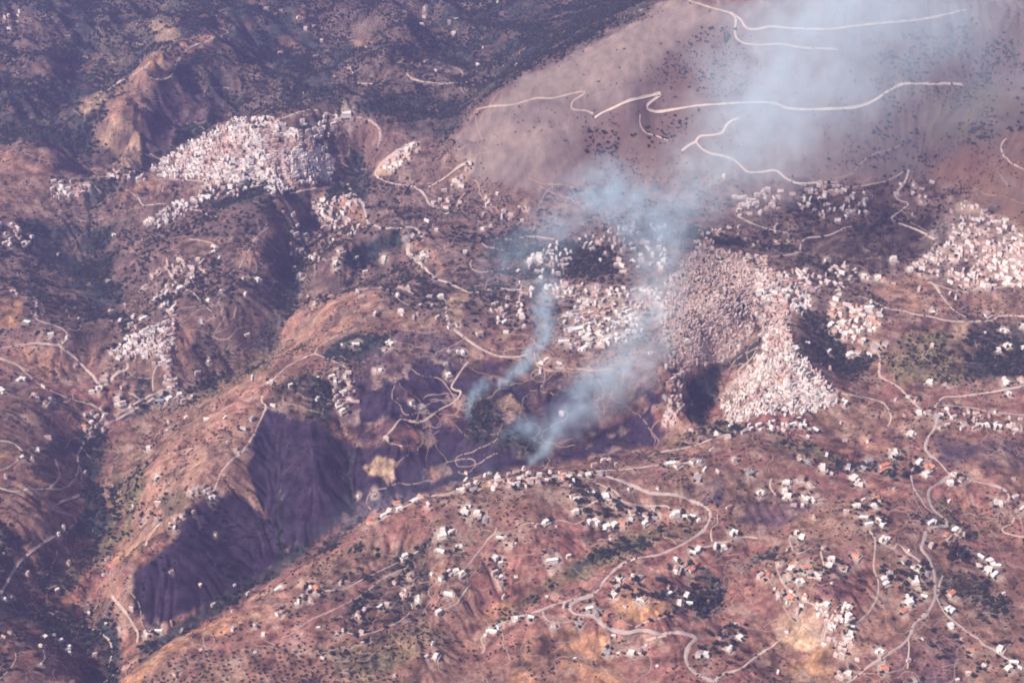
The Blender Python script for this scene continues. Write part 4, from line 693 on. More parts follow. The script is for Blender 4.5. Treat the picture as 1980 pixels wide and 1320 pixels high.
# ------------------------------------------------------------------ roads and tracks: strips laid on the land (kind, width px, label, line)
ROADS = [
 ('a',4.5,'creek road winding up the far western valley',[(-20,1165),(0,1147),(17,1120),(28,1100),(47,1077),(90,1045),(130,1022),(147,1010),(140,997),(118,990),(100,983),(118,970),(140,962),(157,953),(158,930),(158,913),(152,897)]),
 ('a',4,'narrow road climbing beside the dark creek to the street village',[(152,897),(150,880),(157,866),(167,853),(193,827),(233,807),(267,787),(300,768),(322,755)]),
 ('d',3.5,'forked farm track on the brown slope over the creek',[(-10,940),(27,950),(50,946),(95,945),(120,945),(137,935),(150,915),(153,900)]),
 ('d',4,'short pale spur of the forked farm track',[(95,945),(110,930),(115,917),(112,902),(106,888)]),
 ('a',4.5,'road crossing bare fields at the western frame edge',[(-20,674),(0,673),(67,663),(113,667),(130,650),(123,637),(100,627),(72,618),(70,600),(69,577),(40,575)]),
 ('p',5,'pale road falling from the western junction to the creek',[(113,667),(130,680),(147,693),(165,712),(183,730),(190,742),(207,742),(227,720),(247,713),(245,700)]),
 ('d',4,'dusty lane descending the western slope to the creek village',[(-10,690),(33,705),(53,723),(83,747),(127,767),(150,775),(180,783),(217,807)]),
 ('d',3,'small looped yard lane on the western slope',[(87,775),(97,768),(110,773),(127,777),(143,771),(140,763)]),
 ('a',4,'village street rising to the triangular hill town',[(217,807),(245,790),(273,773),(298,762),(320,753),(345,752)]),
 ('d',3,'lane from the creek street up through gardens',[(273,773),(255,762),(240,752)]),
 ('d',3,'straight access track under the triangular town',[(297,757),(295,740),(297,720),(305,706)]),
 ('d',3,'track along the far northern ridge',[(290,150),(310,155),(333,146),(338,130),(345,116),(367,92),(400,80),(425,70),(442,62),(420,52)]),
 ('d',4,'pale rim track of the tan peak',[(205,178),(222,165),(250,150),(275,135),(290,122)]),
 ('d',3,'track below the southern edge of the white town',[(243,367),(258,375),(271,388),(276,397),(300,395),(323,393)]),
 ('d',3,'lane through the gardens under the white town',[(300,347),(340,347),(383,350),(403,353),(410,362),(395,372),(377,382)]),
 ('d',3,'curved lane south of the white town',[(360,404),(390,408),(405,418),(420,419)]),
 ('d',3,'hooked track on the far slope above the white town',[(671,122),(682,140),(687,161),(710,162),(736,163)]),
 ('d',3.5,'straight pale track on the dusky far slope',[(785,140),(795,152),(812,157),(855,162),(880,160),(905,160),(946,155)]),
 ('a',3.5,'ring road behind the white town',[(510,238),(548,228),(585,215),(610,213),(640,222),(672,226),(702,230),(722,238),(734,252),(735,270),(730,285)]),
 ('a',4.5,'valley road winding down from the white town',[(672,355),(675,366),(690,380),(702,395),(707,415),(712,432),(735,440),(760,442),(800,440),(812,452),(818,466)]),
 ('d',3,'lower lane beside the dark woods under the white town',[(668,362),(640,360),(600,366),(560,374)]),
 ('p',4,'road skirting the tan hill east of the white town',[(812,275),(780,285),(745,308),(725,335),(735,345),(760,355),(795,360),(818,373),(832,397),(850,402)]),
 ('d',3.5,'ridge lane up to the lone white house',[(828,362),(850,350),(865,340),(885,325),(908,313)]),
 ('d',3,'hooked lane in the upper basin',[(900,373),(888,385),(884,400)]),
 ('p',6.5,'broad pale road through the heart of the basin',[(800,452),(790,468),(789,490),(800,498),(815,512),(830,527),(843,538),(870,548),(890,558),(905,564),(925,565),(945,560),(965,557),(985,560),(1010,560)]),
 ('d',3,'lane along the rim above the crescent slope',[(690,560),(742,557),(762,570),(775,582),(790,590)]),
 ('p',5.5,'brown road looping down the middle of the basin',[(785,555),(795,565),(808,570),(830,570),(855,575),(862,587),(863,605),(868,625),(880,638),(895,650),(912,662),(928,673),(945,681),(962,688),(995,690),(1020,685)]),
 ('d',4,'contour lane under the middle town',[(1033,680),(1035,695),(1043,710),(1060,716),(1073,717),(1095,713),(1117,713),(1150,716),(1190,712)]),
 ('d',4,'zigzag track down the purple slope',[(905,700),(898,707),(885,727),(872,748),(880,754),(892,757),(885,770),(870,782),(852,790),(835,803),(815,815),(795,815),(775,810),(760,828),(745,845),(752,855),(778,862)]),
 ('d',4,'ridge road along the burnt spur',[(408,960),(418,940),(430,910),(450,888),(470,872),(488,845),(500,820),(510,798),(515,785),(505,775),(508,765)]),
 ('d',3.5,'ridge track over the brown spur',[(520,742),(540,722),(560,705),(590,690),(608,683),(616,670),(640,655),(670,640)]),
 ('d',3,'lane branching east from the brown spur',[(608,683),(630,692),(650,700),(672,712)]),
 ('d',3.5,'graded track across the big tan hill',[(920,212),(950,207),(990,203),(1030,192),(1042,190),(1070,190),(1110,180),(1132,178),(1120,188),(1108,195),(1104,208),(1112,213),(1132,214),(1147,221)]),
 ('p',4.5,'mountain road climbing past the tan hill',[(1150,228),(1165,218),(1185,210),(1210,198),(1240,190),(1278,182),(1262,195),(1250,206),(1256,214),(1275,217),(1310,211),(1345,205),(1400,201),(1460,198),(1495,200),(1518,208)]),
 ('p',5,'pale mountain road coming out of the smoke',[(1510,208),(1540,212),(1580,212),(1620,211),(1650,209),(1675,202),(1695,192),(1715,178),(1735,167),(1755,162),(1800,163),(1830,162),(1862,164)]),
 ('d',3,'faint track below the mountain hairpin',[(1238,222),(1238,240),(1248,256),(1270,263),(1292,272)]),
 ('p',4.5,'zigzag road descending into the upper basin',[(1318,292),(1333,280),(1345,275),(1352,264),(1370,262),(1395,258),(1402,246),(1412,235),(1430,228)]),
 ('p',4.5,'road running from the zigzag to the hazy hamlet',[(1345,275),(1360,290),(1378,298),(1410,305),(1430,318),(1445,332),(1470,333),(1500,330),(1520,345),(1545,355),(1580,353),(1610,352)]),
 ('d',4,'high pass road under the smoke',[(1330,0),(1370,14),(1410,25),(1423,38),(1421,55),(1423,72),(1437,84),(1470,87),(1510,86),(1550,93),(1620,96)]),
 ('d',4,'upper pass road along the crest line',[(1412,25),(1432,38),(1440,52),(1458,58),(1490,52),(1530,55),(1600,57),(1660,50),(1720,44),(1780,38),(1830,28),(1870,18)]),
 ('d',3.5,'short track at the eastern edge',[(1945,268),(1936,280),(1940,300),(1960,318),(1985,330)]),
 ('p',4,'curving road under the hazy hamlet',[(1440,392),(1425,405),(1428,418),(1440,425),(1470,438),(1500,446),(1525,452),(1520,470)]),
 ('a',4,'road along the foot of the dark shrubby hill',[(1400,495),(1440,494),(1480,497),(1520,493),(1545,487),(1549,470),(1560,460),(1590,457),(1610,452),(1635,440),(1660,437)]),
 ('d',3.5,'lane to the hazy hamlet from the east',[(1610,352),(1640,362),(1663,360),(1690,355),(1713,350),(1735,340),(1747,331)]),
 ('p',4.5,'switchback road down the dark shrubby hill',[(1757,328),(1752,347),(1742,362),(1730,377),(1740,388),(1757,394),(1738,410),(1723,423),(1740,432),(1775,445),(1807,463)]),
 ('d',4,'thin road along the wooded eastern ridge',[(1660,573),(1675,577),(1693,585),(1720,597),(1745,600),(1767,607),(1800,612),(1833,620),(1880,622),(1917,620),(1925,615),(1933,611),(1960,610),(1990,613)]),
 ('p',5,'short paved link above the tan saddle',[(1795,545),(1807,550),(1820,570),(1833,587),(1845,600),(1867,613)]),
 ('d',3.5,'lane along the lower edge of the eastern town',[(1800,547),(1840,560),(1867,565),(1893,557),(1923,557),(1967,550),(2000,552)]),
 ('d',4,'lane through the terracotta hamlet',[(1640,590),(1615,600),(1600,615),(1600,632),(1603,642),(1623,663)]),
 ('d',4,'track down the olive slope to the crossroads',[(1697,680),(1702,695),(1700,725),(1715,735),(1740,750),(1760,772),(1780,790)]),
 ('p',5,'pale road sweeping in from the eastern edge',[(1795,795),(1810,785),(1818,772),(1828,767),(1850,766),(1880,763),(1920,757),(1947,752),(1990,744)]),
 ('a',4.5,'second road running east along the terrace',[(1805,788),(1827,783),(1855,786),(1880,788),(1900,793),(1927,797),(1990,803)]),
 ('d',4,'track curving round the brown knoll',[(1627,760),(1645,764),(1667,767),(1690,772),(1707,778),(1716,788),(1722,798),(1723,812),(1714,828)]),
 ('a',5,'road from the crossroads down to the compound',[(1812,800),(1810,822),(1800,838),(1793,847),(1790,867),(1800,880),(1813,890),(1825,903),(1837,915),(1873,927),(1900,933),(1923,938),(1940,945),(1951,955),(1950,967),(1935,972)]),
 ('a',6.5,'main road winding down the right slope',[(1837,918),(1820,932),(1800,943),(1795,955),(1798,970),(1807,987),(1822,998),(1832,1008),(1830,1016),(1810,1018),(1793,1023),(1788,1040),(1782,1060),(1792,1073),(1800,1087),(1806,1105),(1808,1125),(1809,1150),(1802,1170),(1790,1187),(1770,1203),(1763,1220),(1757,1233),(1742,1248),(1727,1257),(1700,1275),(1680,1287),(1662,1302),(1647,1313),(1630,1325)]),
 ('a',4.5,'narrower road joining at the upper bend',[(1775,890),(1768,900),(1762,917),(1765,935),(1770,950),(1780,962),(1790,980),(1805,990)]),
 ('a',5,'lane running from the fork to the lower right corner',[(1810,1150),(1820,1172),(1833,1190),(1857,1210),(1872,1222),(1890,1233),(1905,1247),(1923,1255),(1940,1268),(1960,1280),(1995,1300)]),
 ('d',4,'field track down the edge of the red bowl',[(1680,1025),(1692,1040),(1692,1065),(1690,1087),(1691,1105),(1698,1120),(1699,1138),(1697,1153),(1690,1168),(1680,1183),(1665,1198),(1652,1206)]),
 ('d',3.5,'zigzag garden lane beside the main road',[(1713,1053),(1728,1062),(1732,1058),(1733,1050),(1742,1054),(1753,1067),(1768,1076),(1780,1086)]),
 ('d',3.5,'short lane climbing from the road fork',[(1814,1155),(1815,1140),(1817,1128),(1823,1113)]),
 ('d',3.5,'dirt spur running straight down the slope',[(1757,1236),(1758,1250),(1757,1265),(1755,1292)]),
 ('d',3.5,'hairpin lane near the eastern frame edge',[(1962,1000),(1955,1013),(1938,1020),(1940,1028),(1957,1033),(1990,1040)]),
 ('d',4,'ring lane on the hill over the field bowl',[(1567,1058),(1550,1068),(1537,1068),(1528,1050),(1527,1038),(1535,1027)]),
 ('d',3.5,'lane through the orange roofed hamlet',[(1590,1058),(1587,1068),(1592,1085),(1593,1100),(1585,1116),(1563,1115),(1550,1108)]),
 ('d',4.5,'pale lane down past the orange roofs into the gully',[(1500,1083),(1504,1105),(1515,1128),(1530,1145),(1550,1158),(1577,1170),(1590,1183),(1597,1205),(1590,1225),(1590,1243)]),
 ('d',4,'second pale lane along the gully rows',[(1627,1168),(1612,1185),(1603,1207),(1595,1225),(1592,1243)]),
 ('d',4,'lane beside the dense hamlet',[(1492,925),(1489,940),(1500,957)]),
 ('a',5,'crest road above the burnt valley',[(720,1012),(745,1000),(790,975),(835,958),(860,956),(882,950),(900,942),(918,935),(940,930),(962,927),(985,930),(1020,924),(1060,920),(1100,914),(1140,912),(1175,909),(1207,907),(1240,903),(1277,898),(1330,894)]),
 ('a',5,'upper road round the back of the crest',[(1250,884),(1273,875),(1300,870),(1323,866),(1350,858),(1373,850),(1390,846),(1407,838),(1435,832),(1470,828),(1510,832),(1560,846)]),
 ('d',4,'hedged lane through the leafy hamlet',[(1147,930),(1168,940),(1190,950),(1198,960),(1207,970),(1237,977),(1262,978),(1290,978),(1297,985),(1302,992)]),
 ('a',6.5,'grey road sweeping round the green gully',[(1165,918),(1185,924),(1203,930),(1230,942),(1257,953),(1285,955),(1310,957),(1343,970),(1362,978),(1373,990),(1372,1005),(1362,1022),(1350,1033),(1323,1050),(1298,1062),(1273,1072),(1245,1076),(1223,1081),(1205,1089),(1190,1100),(1178,1112),(1167,1123),(1160,1137),(1147,1147),(1125,1155),(1103,1160),(1075,1168),(1050,1177),(1030,1184),(1010,1190),(985,1198)]),
 ('a',8,'wide grey hairpin road at the bottom centre',[(1147,1149),(1120,1158),(1104,1168),(1102,1178),(1112,1186),(1130,1188),(1145,1188),(1155,1198),(1165,1208),(1180,1216),(1200,1222),(1217,1223),(1230,1219),(1247,1218),(1273,1226),(1290,1224),(1307,1222),(1328,1225),(1347,1232),(1337,1242),(1329,1255),(1326,1272),(1332,1287),(1345,1300),(1365,1310),(1382,1317)]),
 ('p',4.5,'pale road forking away at the bottom edge',[(1382,1317),(1390,1308),(1400,1301),(1418,1297),(1433,1292),(1448,1280),(1460,1271),(1475,1260),(1492,1250),(1510,1235)]),
 ('d',4,'driveway fork under the hairpin',[(1250,1237),(1270,1232),(1288,1229)]),
 ('d',4,'lane into the orange earth beside the hairpin',[(1050,1180),(1052,1190),(1058,1198),(1073,1203),(1107,1200),(1130,1192)]),
 ('d',3,'footpath across the red field',[(1000,1018),(1025,1010),(1053,1014),(1068,1007),(1083,1005),(1100,1009),(1113,1013),(1127,1006)]),
 ('d',4,'lane among the dark trees under the crest',[(1105,993),(1118,988),(1133,980),(1145,972),(1160,967)]),
 ('d',4,'steep pale track by the grey road',[(1387,992),(1388,1012),(1377,1020),(1375,1035),(1378,1048)]),
 ('d',4.5,'lane of pale yards east of the grey road',[(1327,1063),(1352,1058),(1377,1055),(1400,1048),(1420,1043),(1440,1037),(1465,1040)]),
 ('d',4,'track edging the orange field',[(1228,1213),(1240,1206),(1257,1199),(1280,1193),(1300,1186),(1320,1178),(1337,1170)]),
 ('d',3,'long thin track over the lower spurs',[(545,1232),(558,1228),(580,1212),(602,1197),(625,1187),(645,1178),(670,1166),(695,1153),(717,1136),(738,1120),(760,1108),(785,1098)]),
 ('d',3,'field edge track under the shaded slope',[(600,1145),(618,1143),(645,1140),(668,1137),(695,1123),(722,1110),(748,1097),(770,1087),(790,1077),(810,1063),(828,1053)]),
 ('d',3.5,'lane curling to the white walled farm',[(670,1222),(695,1227),(728,1220),(750,1210),(768,1203),(785,1190),(798,1177),(793,1163),(787,1158)]),
 ('d',3.5,'track climbing the red slope',[(892,1108),(905,1093),(915,1080),(928,1063),(935,1055),(945,1040),(958,1030),(960,1020)]),
 ('d',3.5,'short track over the little valley',[(850,1184),(865,1175),(882,1167),(893,1152),(900,1142),(910,1130)]),
 ('d',4,'garden lane above the round orchard',[(932,1263),(938,1250),(930,1238),(935,1228),(950,1217),(965,1208),(985,1198)]),
 ('d',4,'straight track down to the burnt slope foot',[(215,1152),(232,1172),(247,1190),(258,1208),(267,1225),(264,1243)]),
 ('d',3.5,'track beside the deep creek',[(80,1183),(100,1184),(110,1193),(135,1201),(165,1210),(195,1224),(213,1240),(216,1265),(210,1290)]),
 ('d',3,'winding farm lane in the lower western wood',[(78,1284),(88,1272),(84,1255),(90,1245)]),
 ('d',3.5,'forked lane at the lower west corner',[(-10,1318),(8,1305),(22,1290),(32,1272),(30,1262)]),
 ('d',3.5,'lane curving up the brown flank',[(282,1055),(287,1040),(295,1028),(305,1015),(318,1008)]),
 ('d',4,'dirt road along the lower orange strip',[(195,1325),(215,1308),(232,1294)]),
 ('d',4,'rim track round the orange plateau',[(-10,852),(20,854),(38,866),(46,878),(32,892),(12,905),(-10,912)]),
 ('d',3,'loop lane in the hazy basin woods',[(990,463),(970,462),(955,458),(938,459),(931,467),(940,477),(958,480),(975,484)]),
 ('d',3,'contour track over the hazy basin woods',[(990,463),(1012,459),(1035,457),(1055,460),(1072,463)]),
 ('d',3,'hook shaped track in the hazy slope',[(918,499),(909,507),(912,518),(925,526),(945,525),(962,522),(985,518)]),
 ('d',4.5,'upper street of the white lobe town',[(1512,673),(1525,682),(1533,692),(1538,711),(1552,727),(1577,738),(1600,750),(1620,762)]),
 ('d',4.5,'middle street of the white lobe town',[(1477,705),(1487,720),(1496,732),(1512,745),(1525,751),(1545,754),(1566,757)]),
 ('d',4.5,'lower street of the white lobe town',[(1540,765),(1555,777),(1570,783),(1592,787),(1610,784),(1620,772)]),
 ('d',4,'edge street between the two town lobes',[(1433,735),(1427,718),(1440,705),(1455,690),(1465,670)]),
 ('d',3,'terrace lane under the pink town',[(1330,700),(1355,702),(1380,700),(1400,697)]),
 ('d',3.5,'lane below the scattered hamlet of the west',[(322,500),(325,520),(335,540),(352,555),(375,567),(395,590),(410,603)]),
 ('d',3,'track along the pale rib beside the gorge',[(520,440),(500,455),(488,475),(475,495),(462,520)]),
 ('d',3,'lane over the hilltop of the scattered hamlet',[(365,462),(390,465),(410,470),(420,478)]),
]
RM = {'p': mat('pale gravel road', (.54, .43, .37), .9, .12, .05), 'a': mat('worn grey asphalt and verge', (.42, .33, .30), .9, .15, .05), 'd': mat('pale packed dirt', (.46, .35, .29), .95, .25, .06)}
def catmull(p, step):
    p = np.array(p, float); p = np.vstack([2 * p[0] - p[1], p, 2 * p[-1] - p[-2]]); out = []
    for i in range(1, len(p) - 2):
        n = max(2, int(np.hypot(*(p[i + 1] - p[i])) / step))
        t = np.arange(n)[:, None] / n
        a = .5 * ((2 * p[i]) + (-p[i - 1] + p[i + 1]) * t + (2 * p[i - 1] - 5 * p[i] + 4 * p[i + 1] - p[i + 2]) * t ** 2 + (-p[i - 1] + 3 * p[i] - 3 * p[i + 1] + p[i + 2]) * t ** 3)
        out.append(a)
    out.append(p[-2:-1]); return np.vstack(out)
for ri, (k, wpx, lab, line) in enumerate(ROADS):
    q = catmull(line, 2.0)
    x, y, z, t = ground_at(q[:, 0], q[:, 1])
    jump = np.hypot(np.diff(x), np.diff(y)); ok = np.concatenate([[True], jump < 160])
    x, y, t = x[ok], y[ok], t[ok]
    for _ in range(5):                                             # a road is smoother than the rock it crosses
        x[1:-1] = (x[:-2] + 2 * x[1:-1] + x[2:]) / 4; y[1:-1] = (y[:-2] + 2 * y[1:-1] + y[2:]) / 4
    s = np.concatenate([[0], np.cumsum(np.hypot(np.diff(x), np.diff(y)))])
    n = max(3, int(s[-1] / 6)); ss = np.linspace(0, s[-1], n); x, y, t = np.interp(ss, s, x), np.interp(ss, s, y), np.interp(ss, s, t)
    tx, ty = np.gradient(x), np.gradient(y); l = np.hypot(tx, ty) + 1e-6; nx_, ny_ = -ty / l, tx / l
    hw = wpx * t / FPX * 0.5 * (1 + .25 * np.interp(ss, np.linspace(0, s[-1], max(2, int(s[-1] / 25))), RNG.normal(0, 1, max(2, int(s[-1] / 25))))).clip(.6, 1.6)
    V = []
    for o in (-1, -.5, 0, .5, 1):
        vx, vy = x + nx_ * hw * o, y + ny_ * hw * o
        V.append(np.stack([vx, vy, np.maximum(H(vx, vy), H(x, y) - 1.0) + (0.7 + 0.004 * ri if abs(o) < 1 else 0.0)], 1))
    V = np.array(V); m_ = V.shape[1]
    idx = np.arange(5 * m_).reshape(5, m_)
    F = np.stack([idx[:-1, :-1].ravel(), idx[:-1, 1:].ravel(), idx[1:, 1:].ravel(), idx[1:, :-1].ravel()], 1)
    o = link('road' if k != 'd' else 'dirt_track', fast_mesh('road', V.reshape(-1, 3), F[:, ::-1], [RM[k]], True))
    tag(o, lab, 'road' if k != 'd' else 'track', kind='structure')

pts_, fcs = [], []; nb = 0
seeds = np.stack([RNG.uniform(0, 1980, 460), 60 + 1260 * RNG.random(460) ** .85], 1)
sx_, sy_, sz_, st_ = ground_at(seeds[:, 0], seeds[:, 1])
for k in range(460):
    if 950 < seeds[k, 0] and seeds[k, 1] < 345: continue
    if 240 < seeds[k, 0] < 720 and 780 < seeds[k, 1] < 1220: continue
    x, y = float(sx_[k]), float(sy_[k]); n = int(RNG.integers(8, 34)); P_ = [(x, y)]; e = 10; turn = RNG.uniform(-.5, .5); sgn = RNG.choice((-1, 1)); hd = None
    for j in range(n):
        gx = float(H(x + e, y) - H(x - e, y)); gy = float(H(x, y + e) - H(x, y - e)); an = math.atan2(gx, -gy) + (math.pi if sgn < 0 else 0) + turn
        if hd is None: hd = an
        dlt = (an - hd + math.pi) % (2 * math.pi) - math.pi; hd += max(-.5, min(.5, dlt)); x += 9 * math.cos(hd); y += 9 * math.sin(hd); P_.append((x, y)); turn += RNG.normal(0, .12)
        if RNG.random() < .03: sgn = -sgn
    q = np.array(P_); tx, ty = np.gradient(q[:, 0]), np.gradient(q[:, 1]); l = np.hypot(tx, ty) + 1e-6; hw = RNG.uniform(.6, 1.5) * float(st_[k]) / 3600
    for o in (-1, 0, 1):
        vx, vy = q[:, 0] - ty / l * hw * o, q[:, 1] + tx / l * hw * o; pts_.append(np.stack([vx, vy, H(vx, vy) + .45 + (.15 if o == 0 else 0)], 1))
    m_ = len(q); idx = nb + np.arange(3 * m_).reshape(3, m_); nb += 3 * m_
    fcs.append(np.stack([idx[:-1, :-1].ravel(), idx[1:, :-1].ravel(), idx[1:, 1:].ravel(), idx[:-1, 1:].ravel()], 1))
tag(link('footpaths', fast_mesh('footpaths', np.vstack(pts_), np.vstack(fcs), [mat('trodden earth', (.28, .195, .155), .95, .3, .06)], True)), 'maze of thin pale footpaths and terrace paths over the slopes', 'paths', kind='stuff')

# ------------------------------------------------------------------ house builder
MAT = dict(
    white=mat('whitewashed wall', (.80, .74, .70), .85, .10, .3), pink=mat('pale pink render', (.62, .47, .43), .9, .12, .3), grey=mat('grey render', (.42, .38, .38), .9, .12, .3),
    flat=mat('pale flat roof', (.78, .70, .64), .9, .15, .25), tile=mat('old clay tile', (.45, .27, .22), .9, .25, .5), orange=mat('orange clay tile', (.62, .22, .13), .85, .12, .4),
    slate=mat('grey tile', (.30, .27, .28), .85, .2, .4), blue=mat('blue sheet roof', (.28, .42, .62), .5, .08, .3), pane=mat('dark window', (.05, .05, .06), .3, .05, .3, .5),
    yard=mat('paved terrace', (.47, .37, .31), .9, .2, .3), door=mat('brown door', (.14, .08, .05), .7, .1, .3), whiteroof=mat('white sheet roof', (.82, .80, .78), .7, .06, .3))
def box(x0, x1, y0, y1, z0, z1):
    v = [(x0, y0, z0), (x1, y0, z0), (x1, y1, z0), (x0, y1, z0), (x0, y0, z1), (x1, y0, z1), (x1, y1, z1), (x0, y1, z1)]
    f = [(0, 3, 2, 1), (4, 5, 6, 7), (0, 1, 5, 4), (1, 2, 6, 5), (2, 3, 7, 6), (3, 0, 4, 7)]
    return v, f
def join(*sh):
    V, F = [], []
    for v, f in sh:
        b = len(V); V += v; F += [tuple(i + b for i in q) for q in f]
    return V, F
def gable(x0, x1, y0, y1, z0, z1, eave=.5, th=.25):
    """two pitched slabs meeting at a ridge along x"""
    ym = (y0 + y1) / 2; x0 -= eave; x1 += eave; y0 -= eave; y1 += eave; dz = (z1 - z0) * eave / (ym - y0)
    v = [(x0, y0, z0 - dz), (x1, y0, z0 - dz), (x1, ym, z1), (x0, ym, z1), (x1, y1, z0 - dz), (x0, y1, z0 - dz)]
    v += [(a, b, c - th) for a, b, c in v]
    f = [(0, 1, 2, 3), (3, 2, 4, 5), (7, 6, 9, 8), (8, 9, 11, 10), (0, 6, 7, 1), (5, 4, 10, 11), (0, 3, 9, 6), (3, 5, 11, 9), (1, 7, 8, 2), (2, 8, 10, 4)]
    return v, f
def gwall(x0, x1, y0, y1, z0, z1, zr):
    ym = (y0 + y1) / 2
    v = [(x0, y0, z0), (x1, y0, z0), (x1, y1, z0), (x0, y1, z0), (x0, y0, z1), (x1, y0, z1), (x1, y1, z1), (x0, y1, z1), (x0, ym, zr), (x1, ym, zr)]
    f = [(0, 3, 2, 1), (0, 1, 5, 4), (1, 2, 6, 9, 5), (2, 3, 7, 6), (3, 0, 4, 8, 7), (4, 5, 9, 8), (8, 9, 6, 7)]
    return v, f
def parapet(x0, x1, y0, y1, z, h=.7, t=.35):
    return join(box(x0 - .05, x1 + .05, y0 - .05, y0 + t, z - .3, z + h), box(x0 - .05, x1 + .05, y1 - t, y1 + .05, z - .3, z + h),
                box(x0 - .05, x0 + t, y0 + t + .01, y1 - t - .01, z - .3, z + h), box(x1 - t, x1 + .05, y0 + t + .01, y1 - t - .01, z - .3, z + h),
                box(x0 + t + .01, x1 - t - .01, y0 + t + .01, y1 - t - .01, z - .3, z + .12))
# unit plans, metres; each returns {part: (verts, faces)} plus window spots (x, z, on the -y wall at y) and the door
def plan_flat(two):
    if two: w_ = join(box(-7, 7, -5, 5, -5, 3.3), box(-4, 7.02, -4.9, 5.02, 3.3, 6.4)); r_ = join(parapet(-4, 7, -4.9, 5, 6.4), parapet(-7, -4.4, -5, 5, 3.3))
    else: w_ = box(-7, 7, -5, 5, -5, 4); r_ = parapet(-7, 7, -5, 5, 4)
    win = [(-5, 1.6, -5), (1, 1.6, -5), (5, 1.6, -5)] + ([(-1, 4.8, -4.9), (4, 4.8, -4.9)] if two else [])
    return w_, r_, win, (-2, -5), None
def plan_gable(): return gwall(-7, 7, -4.5, 4.5, -5, 3.6, 5.7), gable(-7, 7, -4.5, 4.5, 3.75, 5.9), [(-5, 1.6, -4.5), (1.5, 1.6, -4.5), (5, 1.6, -4.5)], (-2, -4.5), (3.5, 1.2, 6.2)
def plan_long(): return gwall(-11, 11, -4, 4, -5, 4, 5.5), gable(-11, 11, -4, 4, 4.15, 5.7), [(-9, 2, -4), (-5, 2, -4), (3, 2, -4), (7, 2, -4), (9.5, 2, -4)], (-1, -4), None
def plan_L():
    w_ = join(box(-8, 8, -1, 5, -5, 4), box(2, 8.02, -7, -1, -5, 3.6), box(-8.02, -3, -.98, 5.02, 4, 6.6))
    r_ = join(parapet(-3, 8, -1, 5, 4), parapet(2, 8, -7, -1.4, 3.6), parapet(-8, -3.4, -1, 5, 6.6))
    return w_, r_, [(-6, 1.7, -1), (-.5, 1.7, -1), (5, 1.6, -7), (-5.5, 5, -1)], (-3, -1), None
PLAN = dict(w=(plan_flat(True), 'white', 'flat'), W=(plan_flat(False), 'white', 'flat'), p=(plan_gable(), 'white', 'tile'), r=(plan_gable(), 'pink', 'orange'),
            g=(plan_gable(), 'grey', 'slate'), l=(plan_long(), 'white', 'whiteroof'), v=(plan_L(), 'white', 'flat'), b=(plan_long(), 'grey', 'blue'), o=(plan_long(), 'pink', 'orange'))
WIDTH = dict(w=14, W=14, p=14, r=14, g=14, l=22, v=16, b=22, o=22)
PROTO = {}
for k, ((w_, r_, win, dr, chim), wm_, rm_) in PLAN.items():
    a = mesh('house_wall', *w_, [MAT[wm_]]); b = mesh('house_roof', *r_, [MAT[rm_]])
    wn_ = mesh('house_window', *join(box(-.6, .6, -.09, .02, -.7, .7), box(-.72, .72, -.05, .01, -.82, -.7)), [MAT['pane']])
    d_ = mesh('house_door', *box(-.55, .55, -.08, .02, -.2, 2.1), [MAT['door']])
    c_ = mesh('chimney', *join(box(-.4, .4, -.4, .4, -1.4, .8), box(-.5, .5, -.5, .5, .8, 1.0)), [MAT['white']]) if chim else None
    tmesh = mesh('house_terrace', *join(box(-10, 11, -10.5, 8, -7, -.55), box(-10.2, 11.2, -10.8, -10.5, -7, .3), box(-10.3, -10, -10.5, 8.2, -7, .3)), [MAT['yard']]) if k in 'wprv' else None
    PROTO[k] = (a, b, wn_, d_, c_, win, dr, chim, tmesh)
ANNEX = [mesh('annex', *join(box(-3.2, 3.2, -2.4, 2.4, -6, 2.7), box(-3.4, 3.4, -2.6, 2.6, 2.7, 3.0)), [MAT[m_]]) for m_ in ('white', 'pink', 'flat')]
LOOK = dict(w='white two-storey flat-roofed house', W='low white flat-roofed house', p='pale house with an old brown tile roof', r='pinkish house with an orange tile roof',
            g='grey house with a slate-grey roof', l='long white building with a white roof', v='white L-shaped villa', b='long hall with a pale blue roof', o='long building with a bright orange roof')
ORD = ['', 'second', 'third', 'fourth', 'fifth', 'sixth', 'seventh', 'eighth']
GROUPN = dict(w='white flat-roofed houses', W='white flat-roofed houses', p='tiled houses', r='orange roofed houses', g='grey roofed houses', l='long white buildings', v='white villas', b='halls', o='orange roofed halls')
order = sorted(range(len(houses)), key=lambda i: -houses[i][3])
single = set(order[:300])
names = dict(w='house', W='house', p='house', r='house', g='house', l='long_building', v='villa', b='hall', o='long_building')
bycl = {}
for i in single:
    h = houses[i]; bycl.setdefault((h[0], h[4]), []).append(i)
seenlab = {}
for (ci, k), ids in bycl.items():
    ids.sort(key=lambda i: (houses[i][1], houses[i][2]))
    for n_, i in enumerate(ids):
        where = VILL[ci][0]
        if len(ids) == 1: lab = f'{LOOK[k]} {where}'
        else:
            pos = 'leftmost' if n_ == 0 else ('rightmost' if n_ == len(ids) - 1 else f'{ORD[n_]} from left')
            lab = f'{pos} {LOOK[k]} {where}'
        ws = lab.split()
        if len(ws) > 16:
            short = dict(w='white house', W='low white house', p='brown-tiled house', r='orange-tiled house', g='grey house', l='long white building', v='white villa', b='blue-roofed hall', o='long orange-roofed building')[k]
            lab = (pos + ' ' if len(ids) > 1 else '') + f'{short} {where}'
        seenlab[i] = lab
def slope_dir(x, y):
    e = 12.0
    return math.atan2(float(H(x, y + e) - H(x, y - e)), float(H(x + e, y) - H(x - e, y)))
